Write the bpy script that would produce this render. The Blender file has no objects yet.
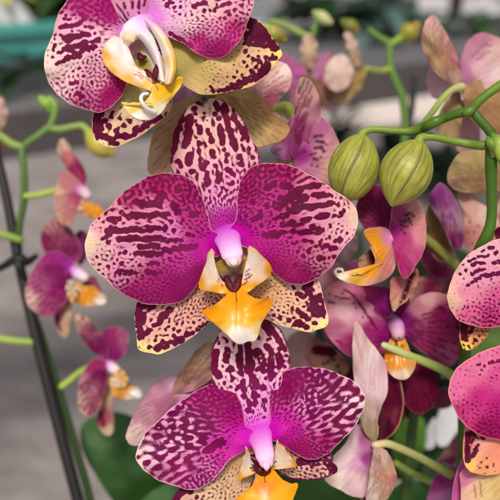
import bpy, bmesh, math, random
import numpy as np
from mathutils import Vector, Matrix

SC = bpy.context.scene
COL = SC.collection
rad = math.radians

# ------------------------------------------------------------------ camera
TILT = rad(22.0)
WV = 0.624                      # picture width over distance
FOC = 0.25                      # the flowers stand a quarter of a metre away
CAM = np.array([0.0, 0.0, 1.25])
RIGHT = np.array([1.0, 0.0, 0.0])
FWD = np.array([0.0, math.cos(TILT), -math.sin(TILT)])
UP = np.array([0.0, math.sin(TILT), math.cos(TILT)])

cd = bpy.data.cameras.new('camera')
cd.sensor_width = 36.0
cd.lens = 36.0 / WV
cd.clip_start = 0.01
cd.clip_end = 200.0
cd.dof.use_dof = True
cd.dof.focus_distance = FOC - 0.002
cd.dof.aperture_fstop = 12.0
cam = bpy.data.objects.new('camera', cd)
COL.objects.link(cam)
cam.location = CAM
cam.rotation_euler = (math.pi / 2 - TILT, 0, 0)
SC.camera = cam


def W(x, y, d):
    """a place at depth d metres in the direction of picture point (x, y)"""
    return CAM + d * (FWD + (x - 250) / 500 * WV * RIGHT + (250 - y) / 500 * WV * UP)


def Z(z):
    return FOC + z / 100.0


def WN(x, y, z):
    """arrays; z in centimetres behind the main flower"""
    d = FOC + np.asarray(z) / 100.0
    x = np.asarray(x); y = np.asarray(y)
    a = (x - 250) / 500 * WV; b = (250 - y) / 500 * WV
    return CAM[None, :] + d[:, None] * (FWD[None, :] + a[:, None] * RIGHT[None, :] + b[:, None] * UP[None, :])


def lin(c):
    c = np.asarray(c, float) / 255.0
    return np.where(c <= 0.04045, c / 12.92, ((c + 0.055) / 1.055) ** 2.4)


def zz(ox, oy, s, pts):
    return [(ox + p[0] / s, oy + p[1] / s) for p in pts]


def zs(ox, oy, s, st):
    out = []
    for q in st:
        if len(q) == 3:
            out.append((ox + q[0] / s, oy + q[1] / s, ox + q[0] / s, oy + q[1] / s, q[2] / s))
        else:
            out.append((ox + q[0] / s, oy + q[1] / s, ox + q[2] / s, oy + q[3] / s, q[4] / s))
    return out


# ------------------------------------------------------------------ noise
def _h(ix, iy, seed):
    v = np.sin(ix * 127.1 + iy * 311.7 + seed * 74.7) * 43758.5453
    return v - np.floor(v)


def vnoise(x, y, seed=0):
    ix = np.floor(x); iy = np.floor(y)
    fx = x - ix; fy = y - iy
    fx = fx * fx * (3 - 2 * fx); fy = fy * fy * (3 - 2 * fy)
    a = _h(ix, iy, seed); b = _h(ix + 1, iy, seed); c = _h(ix, iy + 1, seed); d = _h(ix + 1, iy + 1, seed)
    return (a + (b - a) * fx + (c - a) * fy + (a - b - c + d) * fx * fy) * 2 - 1


def crom(pts, n, closed=True):
    """smooth curve through points, evenly resampled to n"""
    P = np.array(pts, float)
    m = len(P)
    out = []
    segs = m if closed else m - 1
    for i in range(segs):
        if closed:
            p0, p1, p2, p3 = P[(i - 1) % m], P[i], P[(i + 1) % m], P[(i + 2) % m]
        else:
            p0, p1, p2, p3 = P[max(i - 1, 0)], P[i], P[i + 1], P[min(i + 2, m - 1)]
        t = np.linspace(0, 1, 24, endpoint=False)[:, None]
        out.append(0.5 * (2 * p1 + (p2 - p0) * t + (2 * p0 - 5 * p1 + 4 * p2 - p3) * t ** 2 + (3 * p1 - p0 - 3 * p2 + p3) * t ** 3))
    C = np.concatenate(out + ([P[:1]] if closed else [P[-1:]]))
    L = np.concatenate([[0], np.cumsum(np.linalg.norm(np.diff(C[:, :2], axis=0), axis=1))]) if P.shape[1] == 2 else \
        np.concatenate([[0], np.cumsum(np.linalg.norm(np.diff(C[:, :3], axis=0), axis=1))])
    q = np.linspace(0, L[-1], n + 1)[:-1] if closed else np.linspace(0, L[-1], n)
    return np.stack([np.interp(q, L, C[:, k]) for k in range(P.shape[1])], 1)


def shepard(x, y, ctrl, pw=2.0):
    """pigment between named spots of colour: ctrl = [(x, y, (r, g, b))]"""
    acc = np.zeros((len(x), 3)); w = np.zeros(len(x))
    for cx, cy, c in ctrl:
        k = 1.0 / ((x - cx) ** 2 + (y - cy) ** 2 + 9.0) ** pw
        acc += k[:, None] * lin(c)[None, :]
        w += k
    return acc / w[:, None]


def sdf_caps(x, y, caps, k=1.6):
    """smooth union of round-ended strokes, in picture points"""
    if len(caps) == 0:
        return np.full(len(x), 9.0)
    A = np.array([q if len(q) == 5 else (q[0], q[1], q[0], q[1], q[2]) for q in caps], np.float32)
    out = np.empty(len(x), np.float32)
    for i in range(0, len(x), 6000):
        px = x[i:i + 6000, None].astype(np.float32); py = y[i:i + 6000, None].astype(np.float32)
        ax, ay, bx, by, r = [A[None, :, j] for j in range(5)]
        dx = bx - ax; dy = by - ay
        h = np.clip(((px - ax) * dx + (py - ay) * dy) / (dx * dx + dy * dy + 1e-6), 0, 1)
        d = np.hypot(px - ax - h * dx, py - ay - h * dy) - r
        d = np.minimum(d, 9.0)
        out[i:i + 6000] = -np.log(np.exp(-k * d).sum(1) + 1e-9) / k
    return np.clip(out, -6, 9)


# ------------------------------------------------------------------ objects
def tag(o, label=None, cat=None, group=None, kind=None):
    if label: o['label'] = label
    if cat: o['category'] = cat
    if group: o['group'] = group
    if kind: o['kind'] = kind
    return o


def empty(name, loc, label, cat, group=None):
    o = bpy.data.objects.new(name, None)
    o.empty_display_size = 0.01
    COL.objects.link(o)
    o.location = Vector(loc)
    return tag(o, label, cat, group)


def link(name, verts, faces, mat, parent=None, origin=None, smooth=True, attrs=None, cols=None, uv=None):
    """one mesh object; verts in world places, faces as list or int array (quads)"""
    if parent is not None:
        org = np.array(WLOC.get(parent.name, parent.location))
    else:
        org = np.array(origin) if origin is not None else np.asarray(verts).mean(0)
    v = np.asarray(verts, float) - org
    me = bpy.data.meshes.new(name)
    if isinstance(faces, np.ndarray):
        nf, k = faces.shape
        me.vertices.add(len(v)); me.vertices.foreach_set('co', v.astype(np.float32).ravel())
        me.loops.add(nf * k); me.loops.foreach_set('vertex_index', faces.astype(np.int32).ravel())
        me.polygons.add(nf)
        me.polygons.foreach_set('loop_start', np.arange(nf, dtype=np.int32) * k)
        me.update(calc_edges=True)
    else:
        me.from_pydata([tuple(p) for p in v], [], faces)
        me.update()
    if attrs:
        for a, val in attrs.items():
            at = me.attributes.new(a, 'FLOAT', 'POINT')
            at.data.foreach_set('value', np.asarray(val, np.float32))
    if cols:
        for a, val in cols.items():
            at = me.attributes.new(a, 'FLOAT_COLOR', 'POINT')
            c4 = np.ones((len(v), 4), np.float32); c4[:, :3] = val
            at.data.foreach_set('color', c4.ravel())
    if smooth:
        me.polygons.foreach_set('use_smooth', np.ones(len(me.polygons), bool))
    for m in (mat if isinstance(mat, (list, tuple)) else [mat]):
        me.materials.append(m)
    o = bpy.data.objects.new(name, me)
    COL.objects.link(o)
    if parent is not None:
        o.parent = parent
        WLOC[o.name] = org          # children share the thing's own base
    else:
        o.location = Vector(org)
        WLOC[o.name] = org
    return o


WLOC = {}

# ------------------------------------------------------------------ materials
def mat_new(name):
    m = bpy.data.materials.new(name)
    m.use_nodes = True
    nt = m.node_tree
    for n in list(nt.nodes): nt.nodes.remove(n)
    out = nt.nodes.new('ShaderNodeOutputMaterial')
    return m, nt, out


def nd(nt, t, **kw):
    n = nt.nodes.new(t)
    for k, v in kw.items():
        if k.startswith('i_'):
            n.inputs[k[2:].replace('_', ' ')].default_value = v
        else:
            setattr(n, k, v)
    return n


def math_n(nt, op, a, b=None, c=None, clamp=False):
    n = nt.nodes.new('ShaderNodeMath'); n.operation = op; n.use_clamp = clamp
    for i, v in enumerate((a, b, c)):
        if v is None: continue
        if hasattr(v, 'is_output'): nt.links.new(v, n.inputs[i])
        else: n.inputs[i].default_value = v
    return n.outputs[0]


def attr(nt, name, out='Fac'):
    a = nt.nodes.new('ShaderNodeAttribute'); a.attribute_name = name
    return a.outputs[out]


def petal_material(name, rough=0.55, transl=0.15, spec=0.1, bump=0.45, sharp=0.85, veins=0.46):
    """pigment from the petal's own colour field, spots from its distance field"""
    m, nt, out = mat_new(name)
    L = nt.links.new
    tc = nd(nt, 'ShaderNodeTexCoord')
    n1 = nd(nt, 'ShaderNodeTexNoise'); n1.inputs['Scale'].default_value = 1500; n1.inputs['Detail'].default_value = 3
    L(tc.outputs['Object'], n1.inputs['Vector'])
    n3 = nd(nt, 'ShaderNodeTexNoise'); n3.inputs['Scale'].default_value = 5000; n3.inputs['Detail'].default_value = 1
    L(tc.outputs['Object'], n3.inputs['Vector'])
    sp = attr(nt, 'spot')
    j = math_n(nt, 'MULTIPLY_ADD', n1.outputs['Fac'], 1.5, -0.75)
    sd = math_n(nt, 'ADD', sp, j)
    mr = nd(nt, 'ShaderNodeMapRange', interpolation_type='SMOOTHSTEP')
    L(sd, mr.inputs['Value'])
    mr.inputs['From Min'].default_value = sharp; mr.inputs['From Max'].default_value = -sharp
    mr.inputs['To Min'].default_value = 0; mr.inputs['To Max'].default_value = 1
    # veins across the blade
    cx = nd(nt, 'ShaderNodeCombineXYZ')
    L(math_n(nt, 'MULTIPLY', attr(nt, 'vein'), 34.0), cx.inputs[0])
    L(math_n(nt, 'MULTIPLY', attr(nt, 'along'), 5.0), cx.inputs[1])
    vn = nd(nt, 'ShaderNodeTexNoise'); vn.inputs['Scale'].default_value = 1.0; vn.inputs['Detail'].default_value = 3
    L(cx.outputs[0], vn.inputs['Vector'])
    # mottled pigment
    pg = attr(nt, 'pig', 'Color')
    hs = nd(nt, 'ShaderNodeHueSaturation')
    L(pg, hs.inputs['Color'])
    vv = math_n(nt, 'MULTIPLY_ADD', vn.outputs['Fac'], veins, 1 - veins / 2)
    vv = math_n(nt, 'MULTIPLY', vv, math_n(nt, 'MULTIPLY_ADD', n3.outputs['Fac'], 0.5, 0.75))
    L(vv, hs.inputs['Value'])
    hs.inputs['Saturation'].default_value = 1.02
    mx = nd(nt, 'ShaderNodeMix', data_type='RGBA')
    L(mr.outputs[0], mx.inputs[0]); L(hs.outputs[0], mx.inputs[6])
    sc_ = attr(nt, 'spc', 'Color')
    hs2 = nd(nt, 'ShaderNodeHueSaturation'); L(sc_, hs2.inputs['Color'])
    L(math_n(nt, 'MULTIPLY_ADD', n1.outputs['Fac'], 0.7, 0.65), hs2.inputs['Value'])
    L(hs2.outputs[0], mx.inputs[7])
    # relief
    bh = math_n(nt, 'MULTIPLY_ADD', vn.outputs['Fac'], 0.55, math_n(nt, 'MULTIPLY', n3.outputs['Fac'], 0.25))
    bh = math_n(nt, 'ADD', bh, math_n(nt, 'MULTIPLY', mr.outputs[0], 0.18))
    bp = nd(nt, 'ShaderNodeBump'); bp.inputs['Strength'].default_value = bump; bp.inputs['Distance'].default_value = 0.0006
    L(bh, bp.inputs['Height'])
    pb = nd(nt, 'ShaderNodeBsdfPrincipled')
    L(mx.outputs[2], pb.inputs['Base Color'])
    pb.inputs['Roughness'].default_value = rough
    pb.inputs['Specular IOR Level'].default_value = spec
    L(bp.outputs[0], pb.inputs['Normal'])
    tr = nd(nt, 'ShaderNodeBsdfTranslucent'); L(mx.outputs[2], tr.inputs['Color'])
    ms = nd(nt, 'ShaderNodeMixShader'); ms.inputs[0].default_value = transl
    L(pb.outputs[0], ms.inputs[1]); L(tr.outputs[0], ms.inputs[2])
    L(ms.outputs[0], out.inputs[0])
    return m


def pig_material(name, rough=0.45, spec=0.4, bump=0.2, scale=900, sss=0.0, transl=0.0):
    """plain pigment field with fine mottling: stems, buds, columns, lips, leaves"""
    m, nt, out = mat_new(name)
    L = nt.links.new
    tc = nd(nt, 'ShaderNodeTexCoord')
    n1 = nd(nt, 'ShaderNodeTexNoise'); n1.inputs['Scale'].default_value = scale; n1.inputs['Detail'].default_value = 4
    L(tc.outputs['Object'], n1.inputs['Vector'])
    n2 = nd(nt, 'ShaderNodeTexNoise'); n2.inputs['Scale'].default_value = scale * 0.14; n2.inputs['Detail'].default_value = 2
    L(tc.outputs['Object'], n2.inputs['Vector'])
    hs = nd(nt, 'ShaderNodeHueSaturation'); L(attr(nt, 'pig', 'Color'), hs.inputs['Color'])
    v = math_n(nt, 'MULTIPLY_ADD', n1.outputs['Fac'], 0.28, 0.86)
    v = math_n(nt, 'MULTIPLY', v, math_n(nt, 'MULTIPLY_ADD', n2.outputs['Fac'], 0.3, 0.85))
    L(v, hs.inputs['Value'])
    bp = nd(nt, 'ShaderNodeBump'); bp.inputs['Strength'].default_value = bump; bp.inputs['Distance'].default_value = 0.0005
    L(n1.outputs['Fac'], bp.inputs['Height'])
    pb = nd(nt, 'ShaderNodeBsdfPrincipled')
    L(hs.outputs[0], pb.inputs['Base Color'])
    pb.inputs['Roughness'].default_value = rough
    pb.inputs['Specular IOR Level'].default_value = spec
    if sss:
        pb.inputs['Subsurface Weight'].default_value = sss
        pb.inputs['Subsurface Radius'].default_value = (1.0, 0.5, 0.3)
        pb.inputs['Subsurface Scale'].default_value = 0.002
    L(bp.outputs[0], pb.inputs['Normal'])
    if transl:
        tr = nd(nt, 'ShaderNodeBsdfTranslucent'); L(hs.outputs[0], tr.inputs['Color'])
        ms = nd(nt, 'ShaderNodeMixShader'); ms.inputs[0].default_value = transl
        L(pb.outputs[0], ms.inputs[1]); L(tr.outputs[0], ms.inputs[2]); L(ms.outputs[0], out.inputs[0])
    else:
        L(pb.outputs[0], out.inputs[0])
    return m


def plain_material(name, c1, c2, scale, rough=0.6, spec=0.4, bump=0.2, dist=0.002, metal=0.0):
    m, nt, out = mat_new(name)
    L = nt.links.new
    tc = nd(nt, 'ShaderNodeTexCoord')
    n1 = nd(nt, 'ShaderNodeTexNoise'); n1.inputs['Scale'].default_value = scale; n1.inputs['Detail'].default_value = 8; n1.inputs['Roughness'].default_value = 0.65
    L(tc.outputs['Object'], n1.inputs['Vector'])
    cr = nd(nt, 'ShaderNodeValToRGB')
    cr.color_ramp.elements[0].position = 0.3; cr.color_ramp.elements[1].position = 0.7
    cr.color_ramp.elements[0].color = (*lin(c1), 1); cr.color_ramp.elements[1].color = (*lin(c2), 1)
    L(n1.outputs['Fac'], cr.inputs[0])
    bp = nd(nt, 'ShaderNodeBump'); bp.inputs['Strength'].default_value = bump; bp.inputs['Distance'].default_value = dist
    L(n1.outputs['Fac'], bp.inputs['Height'])
    pb = nd(nt, 'ShaderNodeBsdfPrincipled')
    L(cr.outputs[0], pb.inputs['Base Color'])
    pb.inputs['Roughness'].default_value = rough; pb.inputs['Specular IOR Level'].default_value = spec
    pb.inputs['Metallic'].default_value = metal
    L(bp.outputs[0], pb.inputs['Normal'])
    L(pb.outputs[0], out.inputs[0])
    return m


M_PETAL = petal_material('spotted petal')
M_SOFT = petal_material('soft petal', sharp=1.6, bump=0.45, transl=0.26)
M_LIP = petal_material('waxy lip', rough=0.3, transl=0.16, spec=0.5, veins=0.2, bump=0.15, sharp=0.9)
M_COLUMN = pig_material('waxy column', rough=0.5, spec=0.25, bump=0.25, scale=1300, sss=0.2)
M_CALLUS = pig_material('maroon callus', rough=0.5, spec=0.25, bump=0.5, scale=1600)
M_STEM = pig_material('green stem', rough=0.42, spec=0.35, bump=0.3, scale=500)
M_BUD = pig_material('bud skin', rough=0.42, spec=0.45, bump=0.25, scale=700)
M_LEAF = pig_material('orchid leaf', rough=0.55, spec=0.3, bump=0.1, scale=160, transl=0.1)
M_FOLIAGE = pig_material('far foliage', rough=0.4, spec=0.5, bump=0.2, scale=60, transl=0.15)

# ------------------------------------------------------------------ petals
RNG = np.random.default_rng(11)


def fan_dir(x, y, base, axis, L):
    fx = base[0] - axis[0] * 0.25 * L; fy = base[1] - axis[1] * 0.25 * L
    dx = x - fx; dy = y - fy
    n = np.hypot(dx, dy) + 1e-6
    return dx / n, dy / n


def gen_spots(B, cen, base, axis, L, hw, spec, caps, n=5200):
    ang = np.arctan2(B[:, 1] - cen[1], B[:, 0] - cen[0]); rr = np.hypot(B[:, 0] - cen[0], B[:, 1] - cen[1])
    o = np.argsort(ang); ang = ang[o]; rr = rr[o]
    lo = B.min(0); hi = B.max(0)
    X = RNG.uniform(lo[0], hi[0], n); Y = RNG.uniform(lo[1], hi[1], n)
    a = np.arctan2(Y - cen[1], X - cen[0]); rd = np.hypot(X - cen[0], Y - cen[1])
    lim = np.interp(a, ang, rr, period=2 * math.pi)
    e = lim - rd
    ok = e > 0.6
    X = X[ok]; Y = Y[ok]; e = e[ok]
    if len(caps):
        d0 = sdf_caps(X, Y, caps, 3.0)
    else:
        d0 = np.full(len(X), 9.0)
    t = ((X - base[0]) * axis[0] + (Y - base[1]) * axis[1]) / L
    s = (-(X - base[0]) * axis[1] + (Y - base[1]) * axis[0]) / hw
    ux, uy = fan_dir(X, Y, base, axis, L)
    acc = []
    AX = np.empty(len(X)); AY = np.empty(len(X)); AR = np.empty(len(X)); k = 0
    out = []
    half = int(len(X) * 0.45)
    for i in range(len(X)):
        q = spec(t[i], s[i], e[i], X[i], Y[i])
        if q is None: continue
        r, asp, pr, gap = q
        r *= RNG.uniform(0.75, 1.35)
        if i > half: r *= 0.5; asp = 1 + (asp - 1) * 0.5      # small ones fill in between
        if RNG.random() > pr: continue
        if d0[i] < r * gap * 1.0: continue
        if k:
            dx = AX[:k] - X[i]; dy = AY[:k] - Y[i]
            du = (dx * ux[i] + dy * uy[i]) / asp; dv = -dx * uy[i] + dy * ux[i]
            if np.any(np.hypot(du, dv) < (AR[:k] + r) * gap): continue
        AX[k] = X[i]; AY[k] = Y[i]; AR[k] = r; k += 1
        h = r * (asp - 1) * RNG.uniform(0.5, 1.2)
        ja = RNG.uniform(-0.25, 0.25)
        vx = ux[i] * math.cos(ja) - uy[i] * math.sin(ja); vy = ux[i] * math.sin(ja) + uy[i] * math.cos(ja)
        out.append((X[i] - vx * h, Y[i] - vy * h, X[i] + vx * h, Y[i] + vy * h, r))
    return out


def grf(u, v, lam, asp, seed, n=70):
    """band-limited wave field: the natural spacing of pigment spots along the veins"""
    rn = np.random.default_rng(seed)
    a = rn.uniform(0, 2 * math.pi, n); k = 2 * math.pi / lam * rn.normal(1, 0.13, n); p = rn.uniform(0, 2 * math.pi, n)
    out = np.zeros(len(u))
    for i in range(n): out += np.cos(k[i] * math.cos(a[i]) / asp * u + k[i] * math.sin(a[i]) * v + p[i])
    return out * math.sqrt(2.0 / n)


KINDS = {'i': (5.2, 1.2), 's': (5.5, 2.6), 'f': (3.7, 1.25)}


def pattern(x, y, base, ax, L, ctrl, traced, seed):
    fx = base[0] - ax[0] * 0.3 * L; fy = base[1] - ax[1] * 0.3 * L
    u = np.hypot(x - fx, y - fy)
    v = np.arctan2((x - fx) * -ax[1] + (y - fy) * ax[0], (x - fx) * ax[0] + (y - fy) * ax[1]) * 0.85 * L
    th = np.zeros(len(x)); W_ = np.zeros(len(x)); wk = {k: np.zeros(len(x)) for k in KINDS}
    for cx, cy, t, kd in ctrl:
        w = 1.0 / ((x - cx) ** 2 + (y - cy) ** 2 + 12.0) ** 1.8
        th += w * t; W_ += w; wk[kd] += w
    th /= W_
    f = 0; nrm = 0; lam = 0
    for i, (kd, (lm, asp)) in enumerate(KINDS.items()):
        q = wk[kd] / W_
        q = q * q * (3 - 2 * q)
        f = f + q * grf(u, v, lm, asp, seed * 3 + i); nrm = nrm + q * q; lam = lam + q * lm
    f = f / np.sqrt(nrm + 1e-6); lam = lam / sum((wk[k] / W_) ** 2 * (3 - 2 * wk[k] / W_) for k in KINDS)
    if traced is not None:
        ins = np.clip((1.0 - traced) / 1.8, 0, 1); ins = ins * ins * (3 - 2 * ins)
        th = th * (1 - ins) - 2.6 * ins
        th = th + 1.3 * np.exp(-((traced - 1.9) / 1.0) ** 2)
    return np.clip((th - f) * lam / (2 * math.pi) * 1.15, -4, 6)


def beads(caps, seed):
    """long dashes become chains of uneven blotches"""
    rn = random.Random(seed)
    out = []
    for q in caps:
        if len(q) == 3: q = (q[0], q[1], q[0], q[1], q[2])
        ax, ay, bx, by, r = q
        L = math.hypot(bx - ax, by - ay)
        if L < r * 1.2:
            out.append((ax, ay, bx, by, r * rn.uniform(0.9, 1.1))); continue
        n = max(2, int(round(L / (r * 1.15))) + 1)
        nx, ny = -(by - ay) / L, (bx - ax) / L
        for i in range(n):
            t = i / (n - 1); j = rn.uniform(-0.28, 0.28) * r
            out.append((ax + (bx - ax) * t + nx * j, ay + (by - ay) * t + ny * j, ax + (bx - ax) * t + nx * j + rn.uniform(-.2, .2) * r, ay + (by - ay) * t + ny * j, r * rn.uniform(0.72, 1.12)))
        out.append((ax, ay, bx, by, r * 0.55))
    return out


def petal(parent, name, pts, base, z=(0, 0, 0, 0, 0), pig=((0, 0, (200, 100, 150)),), spc=(105, 10, 55), caps=(), spec=None, light=(),
          rim=(245, 225, 190), rimw=1.2, rimdark=None, res=(96, 26), mat=None, thick=0.5, ripple=0.06, groove=0.0, cen=None, tip=None, warp=0.6, seed=None, label=None,
          spcs=None, fine=0.0, grow=0.0, lspec=None, bead=False, pat=None, dk=False):
    """a blade with the given outline. z = depth at base, at tip, arch between, and how far the two sides fall back (cm)"""
    N, M = res
    seed = seed if seed is not None else (abs(hash(name)) % 97 if False else len(bpy.data.objects) % 97)
    B = crom(pts, N)
    area = 0.5 * np.sum(B[:, 0] * np.roll(B[:, 1], -1) - np.roll(B[:, 0], -1) * B[:, 1])
    if area > 0: B = B[::-1]           # counter-clockwise as seen (picture y runs down)
    if cen is None:
        x0, y0 = B[:, 0], B[:, 1]; x1, y1 = np.roll(x0, -1), np.roll(y0, -1)
        cr = x0 * y1 - x1 * y0
        cen = (((x0 + x1) * cr).sum() / (3 * cr.sum()), ((y0 + y1) * cr).sum() / (3 * cr.sum()))
    cen = np.array(cen, float); base = np.array(base, float)
    if tip is None:
        tip = B[np.argmax(np.hypot(B[:, 0] - base[0], B[:, 1] - base[1]))]
    tip = np.array(tip, float)
    L = np.linalg.norm(tip - base) + 1e-6
    ax = (tip - base) / L
    # tiny unevenness of the margin
    dirs = B - cen; rr = np.hypot(dirs[:, 0], dirs[:, 1])
    k = np.arange(N) / N * 2 * math.pi
    wob = 1 + 0.006 * np.sin(5 * k + seed) + 0.006 * np.sin(11 * k + 2 * seed) + 0.004 * np.sin(23 * k + seed)
    B = cen + dirs * wob[:, None]
    f = 1 - (1 - np.arange(1, M + 1) / M) ** 1.25
    V = np.concatenate([[cen]] + [cen + (B - cen) * q for q in f])
    x = V[:, 0]; y = V[:, 1]
    e = np.concatenate([[rr.mean()]] + [rr * (1 - q) for q in f])
    ring = np.concatenate([[0.0]] + [np.full(N, q) for q in f])
    angk = np.concatenate([[0.0]] + [k] * M)
    t = ((x - base[0]) * ax[0] + (y - base[1]) * ax[1]) / L
    perp = -(x - base[0]) * ax[1] + (y - base[1]) * ax[0]
    hw = np.abs(perp).max() + 1e-6
    s = perp / hw
    zb, zt, arch, zl, zr = z
    if dk: zl *= 1.4; zr *= 1.4; ripple *= 1.5
    tc = np.clip(t, -0.1, 1.1)
    zc = zb + (zt - zb) * tc - arch * 4 * tc * (1 - tc) + np.where(s < 0, zl, zr) * s * s
    zc = zc + groove * np.exp(-(s / 0.13) ** 2) * np.clip(1 - tc, 0, 1)
    zc = zc + ripple * ring ** 3 * np.sin(angk * 7 + seed * 1.7) + ripple * 0.7 * vnoise(x / 14 + seed, y / 14, seed)
    if fine:
        px_, py_ = fan_dir(x, y, base, ax, L)
        zc = zc + fine * np.sin(np.arctan2(py_ * ax[0] - px_ * ax[1], px_ * ax[0] + py_ * ax[1]) * 46 + seed)
    verts = WN(x, y, zc)
    # faces
    tri0 = np.stack([np.zeros(N, int), 1 + np.arange(N), 1 + (np.arange(N) + 1) % N], 1)
    fl = [tuple(q) for q in tri0]
    a = np.arange(N); b = (a + 1) % N
    quads = []
    for r_ in range(M - 1):
        o0 = 1 + r_ * N; o1 = o0 + N
        quads.append(np.stack([o0 + a, o1 + a, o1 + b, o0 + b], 1))
    quads = np.concatenate(quads)
    # spots
    caps = beads(caps, seed) if bead else list(caps)
    if spec is not None:
        caps = caps + gen_spots(B, cen, base, ax, L, hw, spec, caps)
    light = list(light)
    if lspec is not None:
        light = light + gen_spots(B, cen, base, ax, L, hw, lspec, light)
    wx = x + warp * vnoise(x / 3.7, y / 3.7, seed) + 0.3 * warp * vnoise(x / 1.7 + y / 3, y / 1.7 - x / 3, seed + 5)
    wy = y + warp * vnoise(x / 3.7 + 9, y / 3.7, seed + 1) + 0.3 * warp * vnoise(x / 1.7 - y / 3, y / 1.7 + x / 3, seed + 6)
    sd = sdf_caps(wx, wy, caps) - grow
    if pat is not None:
        sd = pattern(wx, wy, base, ax, L, pat, sd if len(caps) else None, seed)
    if len(light):
        sd = np.maximum(sd, -sdf_caps(wx, wy, list(light), 2.5))
    if rimdark:
        sd = np.minimum(sd, e - rimdark * (0.75 + 0.5 * vnoise(x / 6, y / 6, seed + 9)))
    sd = sd + np.clip((rimw * 1.2 - e) * 2.0, 0, 4) if rimw > 0 else sd
    if dk:      # the deep magenta grounds
        pig = [(q[0], q[1], (q[2][0] * 0.93, q[2][1] * 0.6, q[2][2] * 0.84) if q[2][1] < 125 else (min(255, q[2][0] * 1.0), q[2][1] * 0.975, q[2][2] * 1.0)) for q in pig]
    col = shepard(x, y, list(pig))
    kk = np.clip(1 - e / max(rimw, 1e-3), 0, 1)[:, None] * 0.5 if rimw > 0 else 0
    col = col * (1 - kk) + lin(rim)[None, :] * kk
    sc_ = shepard(x, y, list(spcs)) if spcs else np.tile(lin(spc), (len(x), 1))
    fx, fy = fan_dir(x, y, base, ax, L)
    ang = np.arctan2(fy * ax[0] - fx * ax[1], fx * ax[0] + fy * ax[1])
    faces = fl + [tuple(q) for q in quads] if len(quads) < 1 else None
    # centre fan as degenerate-free quads is not possible: write mixed polygons
    o = link_mixed(name, verts, tri0, quads, mat or M_PETAL, parent,
                   attrs=dict(spot=sd, vein=ang, along=t + seed), cols=dict(pig=col, spc=sc_))
    md = o.modifiers.new('thickness', 'SOLIDIFY')
    md.thickness = thick / 1000.0
    md.offset = -1.0
    md.use_even_offset = False
    if label: o['label'] = label
    return o


def strip(parent, name, ea, eb, pig, bulge=0.1, mat=None, thick=1.1, n=(70, 18), spc=(105, 10, 55), caps=(), rim=None, seed=3):
    """a ribbon between two edges given as (x, y, z_cm)"""
    A_ = crom(ea, n[0], closed=False); B2 = crom(eb, n[0], closed=False)
    t = np.linspace(0, 1, n[1])[None, :, None]
    P = A_[:, None, :] * (1 - t) + B2[:, None, :] * t
    P = P.reshape(-1, 3)
    tt = np.tile(np.linspace(0, 1, n[1]), n[0]); ll = np.repeat(np.linspace(0, 1, n[0]), n[1])
    P[:, 2] -= bulge * np.sin(np.pi * tt)
    V = WN(P[:, 0], P[:, 1], P[:, 2])
    q = []
    for i in range(n[0] - 1):
        for j in range(n[1] - 1): q.append((i * n[1] + j, i * n[1] + j + 1, (i + 1) * n[1] + j + 1, (i + 1) * n[1] + j))
    q = np.array(q)
    # face the viewer
    nr = np.cross(V[q[0][1]] - V[q[0][0]], V[q[0][2]] - V[q[0][0]])
    if np.dot(nr, FWD) > 0: q = q[:, ::-1]
    sd = sdf_caps(P[:, 0], P[:, 1], list(caps))
    col = shepard(P[:, 0], P[:, 1], list(pig))
    o = link_mixed(name, V, np.zeros((0, 3), int), q, mat or M_LIP, parent, attrs=dict(spot=sd, vein=tt * 0.5, along=ll), cols=dict(pig=col, spc=np.tile(lin(spc), (len(V), 1))))
    md = o.modifiers.new('thickness', 'SOLIDIFY'); md.thickness = thick / 1000.0; md.offset = -1.0
    return o


def link_mixed(name, verts, tris, quads, mat, parent, attrs, cols):
    org = np.array(WLOC[parent.name])
    v = np.asarray(verts, float) - org
    me = bpy.data.meshes.new(name)
    me.vertices.add(len(v)); me.vertices.foreach_set('co', v.astype(np.float32).ravel())
    li = np.concatenate([tris.ravel(), quads.ravel()]).astype(np.int32)
    me.loops.add(len(li)); me.loops.foreach_set('vertex_index', li)
    ls = np.concatenate([np.arange(len(tris)) * 3, len(tris) * 3 + np.arange(len(quads)) * 4]).astype(np.int32)
    me.polygons.add(len(ls)); me.polygons.foreach_set('loop_start', ls)
    me.update(calc_edges=True)
    me.validate()
    for a, val in attrs.items():
        at = me.attributes.new(a, 'FLOAT', 'POINT'); at.data.foreach_set('value', np.asarray(val, np.float32))
    for a, val in cols.items():
        at = me.attributes.new(a, 'FLOAT_COLOR', 'POINT')
        c4 = np.ones((len(v), 4), np.float32); c4[:, :3] = val
        at.data.foreach_set('color', c4.ravel())
    me.polygons.foreach_set('use_smooth', np.ones(len(me.polygons), bool))
    me.materials.append(mat)
    o = bpy.data.objects.new(name, me)
    COL.objects.link(o)
    o.parent = parent
    WLOC[o.name] = org
    return o


def tube_geo(path, n=14, ns=40, flat=1.0, caps=True, modf=None):
    """path = [(x, y, z_cm, r_points)]: a round-ended tube; returns verts, quads, (along, angle)"""
    C = crom(path, ns, closed=False)
    P = WN(C[:, 0], C[:, 1], C[:, 2])
    R = C[:, 3] * (FOC + C[:, 2] / 100) * WV / 500
    return tube_world(P, R, n, flat, caps, modf)


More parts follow.
